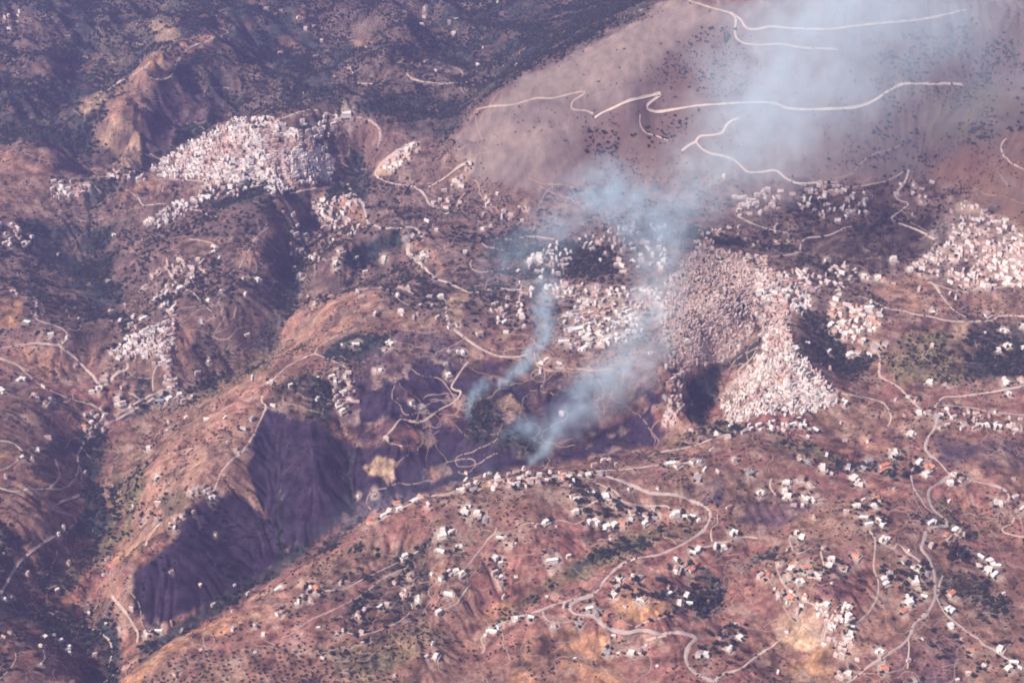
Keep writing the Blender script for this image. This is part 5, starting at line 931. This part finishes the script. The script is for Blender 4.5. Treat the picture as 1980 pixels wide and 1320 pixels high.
for i in sorted(single):
    ci, px, py, size, k = houses[i]
    a, b, wn_, d_, c_, win, dr, chim, ter_ = PROTO[k]
    x, y, z, t = float(HXw[i]), float(HYw[i]), float(HZw[i]), float(HT[i])
    s = size * t / FPX / WIDTH[k] * .86
    root = link(names[k], None); root.empty_display_size = 4
    rr = random.Random(i * 7 + 1)
    ang = slope_dir(x, y) + math.pi / 2 + rr.choice((0, 0, 0, 0, math.pi / 2)) + rr.uniform(-.15, .15)
    while math.cos(ang) < 0: ang += math.pi
    if k in 'lbo': ang = (ang + math.pi / 2) % math.pi - math.pi / 2; ang *= .6
    root.location = (x, y, z + 1.2); root.rotation_euler = (0, 0, ang); root.scale = (s, s * rr.uniform(.9, 1.15), s * rr.uniform(.85, 1.1))
    tag(root, seenlab[i], names[k].replace('_', ' '), GROUPN[k])
    link('wall', a, root); roof_ = link('roof', b, root)
    for (wx, wz, wy) in win:
        o = link('window', wn_, root); o.location = (wx, wy, wz)
    o = link('door', d_, root); o.location = (dr[0], dr[1], .2)
    if chim: o = link('chimney', c_, roof_); o.location = chim
    if k in 'wplv' and rr.random() < .6:
        o = link('annex', ANNEX[rr.randrange(3)], root); o.location = (rr.choice((-1, 1)) * (WIDTH[k] / 2 + rr.uniform(-.6, 3)), rr.uniform(-8, 6), -.3); o.rotation_euler = (0, 0, rr.choice((0, 1.571)))
    if ter_ and rr.random() < .7: link('terrace', ter_, root)

# all smaller houses of the towns, joined
BV, BF, BM = [], [], []
pal_roof = dict(white=([0, 0, 0, 5, 1, 3, 2], [0, 0, 0, 1, 2]), pink=([1, 3, 1, 3, 5], [1, 1, 2, 3]), mixed=([0, 5, 1, 3, 3, 2], [0, 1, 1]), roof=([3, 3, 4, 0, 0, 1], [0, 0, 1]))
smats = [MAT['white'], MAT['pink'], MAT['grey'], MAT['tile'], MAT['orange'], MAT['flat']]
rest = [(float(HXw[i]), float(HYw[i]), float(HZw[i]), float(HT[i]), houses[i][3], 'mixed') for i in order[300:]]
rest += [(float(tx_[i]), float(ty_[i]), float(tz_[i]), float(tt_[i]), min(p[2], 6.4 + .0016 * p[1]) * (.86 if p[3] == 'pink' else 1), p[3]) for i, p in enumerate(tp)]
e = 14.0
RX = np.array([r[0] for r in rest]); RY = np.array([r[1] for r in rest])
TONE = fbm(RX, RY, 90, 3, 77)
SD = np.arctan2(H(RX, RY + e) - H(RX, RY - e), H(RX + e, RY) - H(RX - e, RY))
for n_, (x, y, z, t, size, pal) in enumerate(rest):
    rr = random.Random(n_)
    row = size < 8; L_ = size * t / FPX * (rr.uniform(.7, 1.8) if row else rr.uniform(.5, 1.25)); D_ = size * t / FPX * rr.uniform(.42, .7); hh = rr.uniform(3.6, 7.2) * min(1.3, L_ / 9)
    ang = SD[n_] + math.pi / 2 + rr.choice((0, 0, 0, 0, 0, math.pi / 2)) + rr.uniform(-.12, .12)
    pal = 'pink' if pal == 'white' and TONE[n_] > .22 else pal
    rm_ = rr.choice(pal_roof[pal][0]); wmi = rr.choice(pal_roof[pal][1]); c_, s_ = math.cos(ang), math.sin(ang)
    hx, hy = L_ / 2, D_ / 2
    gab = rm_ in (3, 4, 1) and rr.random() < .7
    v = [(-hx, -hy, -4), (hx, -hy, -4), (hx, hy, -4), (-hx, hy, -4), (-hx, -hy, hh), (hx, -hy, hh), (hx, hy, hh), (-hx, hy, hh)]
    f = [(0, 1, 5, 4), (1, 2, 6, 5), (2, 3, 7, 6), (3, 0, 4, 7)]; mi = [wmi] * 4
    if gab:
        rz = hh + hy * .5; v += [(-hx, 0, rz), (hx, 0, rz)]; f += [(4, 5, 9, 8), (6, 7, 8, 9), (5, 6, 9), (7, 4, 8)]; mi += [rm_, rm_, wmi, wmi]
    else: f += [(4, 5, 6, 7)]; mi += [5 if rm_ == 0 else rm_]
    if not gab and rr.random() < .35 and L_ > 7:
        q = hh + 2.8; a0, a1 = sorted((rr.uniform(-.9, 0) * hx, rr.uniform(0.1, .95) * hx))
        bv, bf = box(a0, a1, -hy * .8, hy * .6, hh, q); o_ = len(v); v += bv; f += [tuple(i + o_ for i in g_) for g_ in bf[1:]]; mi += [wmi] * 5
    b0 = len(BV); BV += [(x + a * c_ - b * s_, y + a * s_ + b * c_, z + d) for a, b, d in v]; BF += [tuple(i + b0 for i in g_) for g_ in f]; BM += mi
tag(link('distant_houses', mesh('distant_houses', BV, BF, smats, mi=BM)), 'closely packed white and brown-roofed houses of the hill towns and scattered farms', 'houses', kind='stuff')

# ------------------------------------------------------------------ trees and scrub
leafm = [mat('dark olive leaves', (.036, .036, .028), .9, .35, .5), mat('dusty green leaves', (.055, .053, .034), .9, .35, .5), mat('deep green leaves', (.022, .030, .027), .9, .3, .5)]
bark = mat('grey bark', (.10, .075, .06), .95, .2, 1.0)
def leafball(name, n, R, hz, zc, q, seed, m):
    r = np.random.default_rng(seed); V, F = [], []
    lobes = [(r.normal(0, .38, 3) * (R, R, hz) + (0, 0, zc), r.uniform(.45, .75)) for _ in range(6)]
    for i in range(n):
        c0, lr = lobes[i % 6]; d = r.normal(0, 1, 3); d /= np.linalg.norm(d)
        p = c0 + d * lr * np.array((R, R, hz)) * r.uniform(.55, 1.0)
        nrm = d + r.normal(0, .5, 3); nrm /= np.linalg.norm(nrm)
        u = np.cross(nrm, (0.3, 0.2, 1)); u /= np.linalg.norm(u) + 1e-6; w2 = np.cross(nrm, u); s = q * r.uniform(.6, 1.3)
        b = len(V); V += [p - u * s - w2 * s * .7, p + u * s - w2 * s * .5, p + u * s * .7 + w2 * s, p - u * s * .8 + w2 * s * .6]; F.append((b, b + 1, b + 2, b + 3))
    return mesh(name, V, F, [m])
def trunk(h, r0):
    V, F = [], []
    def limb(p0, p1, a, b, n=6):
        p0, p1 = np.array(p0), np.array(p1); d = p1 - p0; d = d / np.linalg.norm(d); u = np.cross(d, (0.2, 1, 0.1)); u /= np.linalg.norm(u); v = np.cross(d, u); o = len(V)
        for P_, R_ in ((p0, a), (p1, b)):
            for k in range(n): an = 2 * math.pi * k / n; V.append(P_ + (u * math.cos(an) + v * math.sin(an)) * R_)
        for k in range(n): F.append((o + k, o + (k + 1) % n, o + n + (k + 1) % n, o + n + k))
    limb((0, 0, -1), (0.1, 0, h * .55), r0, r0 * .65)
    for a in range(4):
        an = a * 1.6; limb((0.1, 0, h * .5), (math.cos(an) * h * .3, math.sin(an) * h * .3, h * .95), r0 * .5, r0 * .18, 4)
    return mesh('trunk', V, F, [bark])
TC = [leafball('crown', 190, 3.0, 2.3, 4.2, .62, s, leafm[s % 3]) for s in range(6)]
TT = trunk(4.0, .32)
GROVES = [  # (label, group, count, outline, size)
 ('dark round tree on the burnt slope beside the spur', 'trees on the burnt slope', 34, [(345,1005),(410,965),(520,1000),(540,1085),(400,1165),(285,1205),(255,1110)], 1.0),
 ('dark tree in the grove around the villas inside the road loop', 'trees round the loop villas', 30, [(1170,1110),(1250,1120),(1330,1130),(1395,1130),(1385,1180),(1300,1160),(1200,1165)], 1.35),
 ('bushy tree in a row along the orange field edge', 'trees along the orange field edge', 16, [(1236,1206),(1338,1168),(1342,1174),(1240,1212)], .9),
 ('dark tree by the houses of the leafy hamlet', 'trees of the leafy hamlet', 30, [(1098,935),(1150,925),(1170,970),(1290,985),(1280,1015),(1130,1000)], 1.3),
 ('tall dark pine beside the bright hamlet', 'dark pines beside the bright hamlet', 18, [(1825,1060),(1868,1060),(1868,1090),(1830,1095)], 1.5),
 ('dark garden tree inside the bend of the main road', 'garden trees inside the road bend', 30, [(1695,1095),(1790,1085),(1802,1130),(1780,1180),(1740,1140),(1700,1130)], 1.25),
 ('dark tree behind the orange roofed compound', 'trees of the compound', 16, [(1722,885),(1770,880),(1775,920),(1735,935),(1715,915)], 1.35),
 ('lone round tree standing in the field bowl', 'lone trees of the field bowl', 12, [(1580,1010),(1680,1050),(1680,1160),(1600,1150)], .9),
 ('small round tree dotting the lower right slope', 'trees of the lower right slope', 26, [(1830,1180),(1975,1150),(1975,1310),(1780,1310),(1790,1230)], 1.05),
 ('dark tree in the bushy dip by the bottom road', 'trees of the bushy dip', 22, [(1340,1245),(1400,1200),(1450,1210),(1450,1260),(1400,1290)], 1.3),
 ('dark tree on the dark terraces over the orchard', 'trees of the dark terraces', 24, [(640,1150),(820,1110),(820,1200),(700,1240)], 1.1),
 ('dark tree beside the wooded strip above the red field', 'trees of the wooded strip', 16, [(1650,960),(1720,970),(1720,1030),(1680,1030)], 1.2),
 ('round tree on the tan flank left of the burnt slope', 'trees of the tan flank', 26, [(210,1080),(300,1000),(250,900),(200,960)], 1.0),
]
NTH = ['', 'second', 'third', 'fourth', 'fifth', 'sixth', 'seventh', 'eighth', 'ninth', 'tenth', 'eleventh', 'twelfth', 'thirteenth', 'fourteenth', 'fifteenth', 'sixteenth', 'seventeenth']
def tree_label(lab, j, n):
    if j < n / 2: return ('leftmost ' if j == 0 else NTH[j] + ' from left, ') + lab
    k = n - 1 - j
    return ('rightmost ' if k == 0 else NTH[k] + ' from right, ') + lab
gi = 0
for lab, grp, cnt, poly, sz in GROVES:
    a = np.array(poly, float); q = []
    while len(q) < cnt:
        c_ = (RNG.uniform(a[:, 0].min(), a[:, 0].max()), RNG.uniform(a[:, 1].min(), a[:, 1].max()))
        if inside_w(np.array([c_[0]]), np.array([c_[1]]), poly, .01)[0] > .5: q.append(c_)
    q.sort()
    x, y, z, t = ground_at([c_[0] for c_ in q], [c_[1] for c_ in q])
    for j in range(cnt):
        root = link('pine_tree' if 'pine' in lab else 'olive_tree', None); tag(root, tree_label(lab, j, cnt), 'tree', grp)
        s = sz * RNG.uniform(.95, 1.75); root.location = (float(x[j]), float(y[j]), float(z[j])); root.rotation_euler = (0, 0, RNG.uniform(0, 6.28))
        root.scale = (s, s, s * (1.7 if 'pine' in lab else RNG.uniform(.85, 1.15)))
        link('trunk', TT, root); link('crown', TC[gi % 6], root); gi += 1

# scrub and woods: countless, scattered on points over the land by how green the photo is there
def scatter(name, label, pts_, protos, smin, smax, cat):
    me = bpy.data.meshes.new(name); me.from_pydata([tuple(p) for p in pts_], [], []); o = link(name, me)
    pc = bpy.data.collections.new(name + '_kinds')
    for i, m_ in enumerate(protos): po = bpy.data.objects.new('bush', m_); pc.objects.link(po)
    g = bpy.data.node_groups.new(name, 'GeometryNodeTree')
    g.interface.new_socket('Geometry', in_out='INPUT', socket_type='NodeSocketGeometry'); g.interface.new_socket('Geometry', in_out='OUTPUT', socket_type='NodeSocketGeometry')
    N, L = g.nodes, g.links; gi_ = N.new('NodeGroupInput'); go = N.new('NodeGroupOutput'); ip = N.new('GeometryNodeInstanceOnPoints'); ci = N.new('GeometryNodeCollectionInfo')
    ci.inputs['Collection'].default_value = pc; ci.inputs['Separate Children'].default_value = True; ci.inputs['Reset Children'].default_value = True
    rv = N.new('FunctionNodeRandomValue'); rv.data_type = 'FLOAT_VECTOR'; rv.inputs[0].default_value = (0, 0, 0); rv.inputs[1].default_value = (0, 0, 6.28)
    rs = N.new('FunctionNodeRandomValue'); rs.data_type = 'FLOAT'; rs.inputs[2].default_value = smin; rs.inputs[3].default_value = smax; rs.inputs['Seed'].default_value = 3
    L.new(gi_.outputs[0], ip.inputs['Points']); L.new(ci.outputs[0], ip.inputs['Instance']); ip.inputs['Pick Instance'].default_value = True
    L.new(rv.outputs[0], ip.inputs['Rotation']); L.new(rs.outputs[1], ip.inputs['Scale']); L.new(ip.outputs[0], go.inputs[0])
    md = o.modifiers.new('scatter', 'NODES'); md.node_group = g
    tag(o, label, cat, kind='stuff')
SB = [leafball('bush', 34, 1.5, 1.0, .8, .62, 20 + s, leafm[s % 3]) for s in range(5)]
SW = [leafball('bush', 60, 3.0, 2.2, 2.4, 1.1, 40 + s, leafm[(s + 2) % 3]) for s in range(4)]
VG = VEGD.reshape(XX.shape)
def sample_points(n, fmin, power, lam):
    out = []; tot = 0
    while tot < n:
        m_ = 60000; y = np.sqrt(RNG.uniform(2150 ** 2, 7200 ** 2, m_)); x = RNG.uniform(-1, 1, m_) * halfw(y) * 1.02
        v = np.clip(np.interp(y, YS, _yi), 0, len(YS) - 1.001).astype(int); u = np.clip(np.interp(x / halfw(y), US, _ui), 0, len(US) - 1.001).astype(int)
        d = np.clip(VG[v, u] - fmin, 0, 2) ** power * np.clip(.5 + 1.5 * fbm(x, y, lam, 3, 81), 0.02, 2)
        k = RNG.random(m_) < d * .5; x, y = x[k], y[k]; out.append(np.stack([x, y, H(x, y) - .2], 1)); tot += len(x)
    return np.vstack(out)[:n]
scatter('scrub_bushes', 'small dark bushes dotting the dry slopes and fields', sample_points(130000, 0.0, 1.0, 120), SB, .7, 2.0, 'bushes')
scatter('woodland', 'dark trees of the gorges and wooded slopes', sample_points(56000, .5, 1.0, 160), SW, .7, 1.9, 'woods')
tg = []
for poly, sp_, pal, keepf in TOWN:
    a = np.array(poly, float); n_ = int(np.ptp(a[:, 0]) * np.ptp(a[:, 1]) / (sp_ * sp_) * (.10 if sp_ < 6.5 else .22))
    q = np.stack([RNG.uniform(a[:, 0].min(), a[:, 0].max(), n_), RNG.uniform(a[:, 1].min(), a[:, 1].max(), n_)], 1); tg.append(q[inside_w(q[:, 0], q[:, 1], poly, .01) > .5])
for h in houses:
    if h[3] >= 10:
        for _ in range(3): an = RNG.uniform(0, 6.28); tg.append(np.array([[h[1] + math.cos(an) * h[3] * .9, h[2] + math.sin(an) * h[3] * .62]]))
tg = np.vstack(tg); x, y, z, _ = ground_at(tg[:, 0], tg[:, 1])
scatter('garden_trees', 'dark garden trees standing among the houses', np.stack([x, y, z], 1), SW, .7, 1.45, 'trees')
# orchard rows: planted on a grid
orch = []
for poly, stp, rot in (([(275,1322),(345,1264),(600,1238),(700,1262),(780,1325)], 13, .35), ([(935,1182),(1005,1165),(985,1195)], 9, .5), ([(0,455),(35,470),(90,540),(0,540)], 16, .4)):
    X_, Y_, Z_, _ = ground_at([p[0] for p in poly], [p[1] for p in poly]); cx0, cy0 = X_.mean(), Y_.mean(); R_ = max(np.ptp(X_), np.ptp(Y_))
    gxs = np.arange(-R_, R_, stp); a_, b_ = np.meshgrid(gxs, gxs); a_ = a_.ravel() + RNG.normal(0, 1.7, a_.size); b_ = b_.ravel() + RNG.normal(0, 1.7, b_.size)
    x = cx0 + a_ * math.cos(rot) - b_ * math.sin(rot); y = cy0 + a_ * math.sin(rot) + b_ * math.cos(rot); z = H(x, y); qx, qy, _ = project(x, y, z)
    k = (inside_w(qx, qy, poly, .01) > .5) & (RNG.random(len(x)) < .8) & (fbm(x, y, 60, 2, 90) > -.45); orch.append(np.stack([x[k], y[k], z[k]], 1))
orch = np.vstack(orch)
scatter('orchard_rows', 'olive orchard planted in straight rows on brown soil', orch, [leafball('bush', 46, 2.4, 1.8, 2.0, .8, 60 + s, leafm[s % 2]) for s in range(3)], .8, 1.25, 'orchard')

# ------------------------------------------------------------------ smoke: a fog grid whose density follows the plume's path
def plume(name, label, path, res, color, dens, wob, seed, step=None):
    """path: (px, py, height above sea m, radius px, strength)"""
    p = np.array(path, float); rows = []
    for a, b in zip(p[:-1], p[1:]):
        for k in range(14): rows.append(a + (b - a) * k / 14)
    rows.append(p[-1]); rows = np.array(rows)
    x, y, t = at_height(rows[:, 0], rows[:, 1], rows[:, 2]); g_ = H(x, y); z = np.maximum(rows[:, 2], g_ + 5)
    rad = rows[:, 3] * t / FPX
    src = bpy.data.meshes.new(name + '_path'); src.from_pydata([(0, 0, 0)], [], [])
    bb0 = np.array([(x - rad).min(), (y - rad).min(), (z - rad).min()]) - 20; bb1 = np.array([(x + rad).max(), (y + rad).max(), (z + rad).max()]) + 20
    me = bpy.data.meshes.new(name); me.from_pydata([tuple(v) for v in np.stack([x, y, z], 1)], [], [])
    for an, va in (('radius', rad), ('strength', rows[:, 4])):
        at = me.attributes.new(an, 'FLOAT', 'POINT'); at.data.foreach_set('value', va.astype(np.float32))
    bpy.data.meshes.remove(src)
    o = link(name, me); g = bpy.data.node_groups.new(name, 'GeometryNodeTree')
    g.interface.new_socket('Geometry', in_out='INPUT', socket_type='NodeSocketGeometry'); g.interface.new_socket('Geometry', in_out='OUTPUT', socket_type='NodeSocketGeometry')
    N, L = g.nodes, g.links; gi_ = N.new('NodeGroupInput'); go = N.new('NodeGroupOutput')
    pos = N.new('GeometryNodeInputPosition')
    def ns(scale, sd, det=3, vec=None):
        n = N.new('ShaderNodeTexNoise'); n.noise_dimensions = '4D'; n.inputs['W'].default_value = sd; n.inputs['Scale'].default_value = scale; n.inputs['Detail'].default_value = det
        n.inputs['Roughness'].default_value = .6; L.new(vec or pos.outputs[0], n.inputs['Vector']); return n
    def vm(op, a, b_=None, s=None):
        n = N.new('ShaderNodeVectorMath'); n.operation = op
        for i, v in enumerate((a, b_)):
            if v is None: continue
            if isinstance(v, tuple): n.inputs[i].default_value = v
            else: L.new(v, n.inputs[i])
        if s is not None: n.inputs['Scale'].default_value = s
        return n
    def mt(op, a, b_=None, clamp=False):
        n = N.new('ShaderNodeMath'); n.operation = op; n.use_clamp = clamp
        for i, v in enumerate((a, b_)):
            if v is None: continue
            if isinstance(v, (int, float)): n.inputs[i].default_value = v
            else: L.new(v, n.inputs[i])
        return n.outputs[0]
    lam = 1.0 / wob
    w1 = vm('SCALE', vm('SUBTRACT', ns(lam, seed).outputs['Color'], (.5, .5, .5)).outputs[0], s=wob * 1.0)
    wp = vm('ADD', pos.outputs[0], w1.outputs[0]).outputs[0]
    sn = N.new('GeometryNodeSampleNearest'); L.new(gi_.outputs[0], sn.inputs[0]); L.new(wp, sn.inputs['Sample Position'])
    def samp(src_, typ):
        si = N.new('GeometryNodeSampleIndex'); si.data_type = typ; L.new(gi_.outputs[0], si.inputs[0]); L.new(sn.outputs[0], si.inputs['Index'])
        L.new(src_, si.inputs['Value']); return si.outputs[0]
    def named(nm):
        n = N.new('GeometryNodeInputNamedAttribute'); n.data_type = 'FLOAT'; n.inputs['Name'].default_value = nm; return n.outputs[0]
    pp = N.new('GeometryNodeInputPosition')
    dist = vm('LENGTH', vm('SUBTRACT', wp, samp(pp.outputs[0], 'FLOAT_VECTOR')).outputs[0]).outputs['Value']
    rel = mt('DIVIDE', dist, samp(named('radius'), 'FLOAT'))
    fall = mt('POWER', mt('SUBTRACT', 1.0, rel, True), 1.35)
    n2_ = ns(lam * 3.0, seed + 5, 5).outputs['Fac']
    tex = mt('POWER', mt('MULTIPLY', mt('SUBTRACT', n2_, .34, True), 3.1), 1.6)
    den = mt('MULTIPLY', mt('MULTIPLY', fall, tex), samp(named('strength'), 'FLOAT'))
    vc = N.new('GeometryNodeVolumeCube'); L.new(den, vc.inputs['Density']); vc.inputs['Min'].default_value = tuple(bb0); vc.inputs['Max'].default_value = tuple(bb1)
    for a, r_ in zip(('X', 'Y', 'Z'), res): vc.inputs['Resolution ' + a].default_value = r_
    m = bpy.data.materials.new(name); m.use_nodes = True; t_ = m.node_tree; t_.nodes.clear(); out = t_.nodes.new('ShaderNodeOutputMaterial'); pv = t_.nodes.new('ShaderNodeVolumePrincipled')
    pv.inputs['Color'].default_value = (*color, 1); pv.inputs['Density'].default_value = dens; pv.inputs['Anisotropy'].default_value = -.35
    t_.links.new(pv.outputs[0], out.inputs['Volume'])
    sm = N.new('GeometryNodeSetMaterial'); sm.inputs['Material'].default_value = m; L.new(vc.outputs[0], sm.inputs[0]); L.new(sm.outputs[0], go.inputs[0])
    me.materials.append(m)
    md = o.modifiers.new('smoke', 'NODES'); md.node_group = g
    tag(o, label, 'smoke', kind='stuff')
    return o
SMK = (.60, .84, 1.0); SMW = (.70, .89, 1.0)
plume('fire_smoke', 'blue-grey smoke plume rising from the burning valley and spreading over the mountain',
      [(1034,900,60,13,16.0),(1054,880,90,22,8.0),(1080,852,115,33,4.0),(1108,815,135,42,2.6),(1145,770,165,64,1.6),(1185,725,190,78,1.3),(1235,680,225,84,1.3),(1262,630,245,78,1.2),(1270,560,275,84,.9),
       (1275,490,300,80,.7),(1290,425,330,95,.75),(1340,370,380,120,.75),(1410,310,450,150,.75),(1470,240,560,190,.85),(1520,170,660,220,.8),(1570,90,750,230,.65),(1640,10,820,240,.5),(1740,-90,880,260,.4)],
      (230, 340, 110), SMW, .0100, 150, 1.0)
plume('smoke_bank', 'bank of blue smoke lying over the houses of the upper basin',
      [(1350,400,350,70,.6),(1280,440,330,75,.8),(1230,410,340,85,1.1),(1180,375,350,95,1.5),(1130,400,330,85,1.0),(1080,440,290,80,.7),(1010,490,250,70,.6),(940,530,220,55,.35)], (150, 150, 70), SMK, .0130, 130, 4.0)
plume('smoke_wisp', 'thin blue wisp drifting up from the terraces',
      [(968,745,130,13,1.6),(985,732,150,18,1.6),(1005,712,180,22,1.5),(1022,692,195,24,1.3),(1045,668,205,26,1.1),(1055,630,215,30,.9),(1050,590,225,34,.7),(1060,540,240,40,.4)], (90, 120, 60), SMK, .042, 55, 7.0)
plume('small_smoke', 'faint small smoke rising left of the main plume',
      [(905,805,90,10,1.3),(908,780,120,15,1.4),(918,755,150,18,1.2),(935,742,170,20,.9)], (50, 60, 40), SMK, .045, 40, 9.0)
plume('low_smoke', 'low smoke creeping along the burning valley floor',
      [(980,840,90,22,.8),(1010,825,110,34,1.1),(1050,835,120,38,1.0),(1090,800,150,44,.9),(1140,745,210,50,.9),(1200,700,260,60,.8),(1240,720,250,50,.7)], (110, 100, 50), SMK, .017, 70, 12.0)
plume('valley_smoke', 'pale smoke veil lying in the burnt valley under the crest',
      [(600,1025,60,40,.5),(680,1000,60,55,.6),(760,950,70,60,.45),(860,910,90,50,.5),(950,900,100,36,.6)], (110, 110, 40), SMK, .0048, 110, 15.0)

plume('smoke_veil', 'thin broad veil of spent smoke drifting over the bare mountain',
      [(1330,330,520,120,.5),(1420,250,640,200,.8),(1540,170,800,290,1.0),(1680,80,880,330,.9),(1850,0,950,330,.6)], (130, 130, 60), SMW, .0034, 420, 21.0)

# ------------------------------------------------------------------ haze
m = bpy.data.materials.new('haze'); m.use_nodes = True; t_ = m.node_tree; t_.nodes.clear(); out = t_.nodes.new('ShaderNodeOutputMaterial'); pv = t_.nodes.new('ShaderNodeVolumePrincipled')
pv.inputs['Color'].default_value = (.40, .41, .86, 1); pv.inputs['Density'].default_value = 5.6e-5; pv.inputs['Anisotropy'].default_value = .2
t_.links.new(pv.outputs[0], out.inputs['Volume'])
gx1 = float(np.abs(XX).max()) + 60
v, f = box(-gx1, gx1, float(YS[0]) - 60, float(YS[-1]) + 60, float(ZZ.min()) - 12, 2440)
tag(link('haze', mesh('haze', v, f, [m])), 'even blue-violet haze filling the air over the valleys', 'haze', kind='stuff')
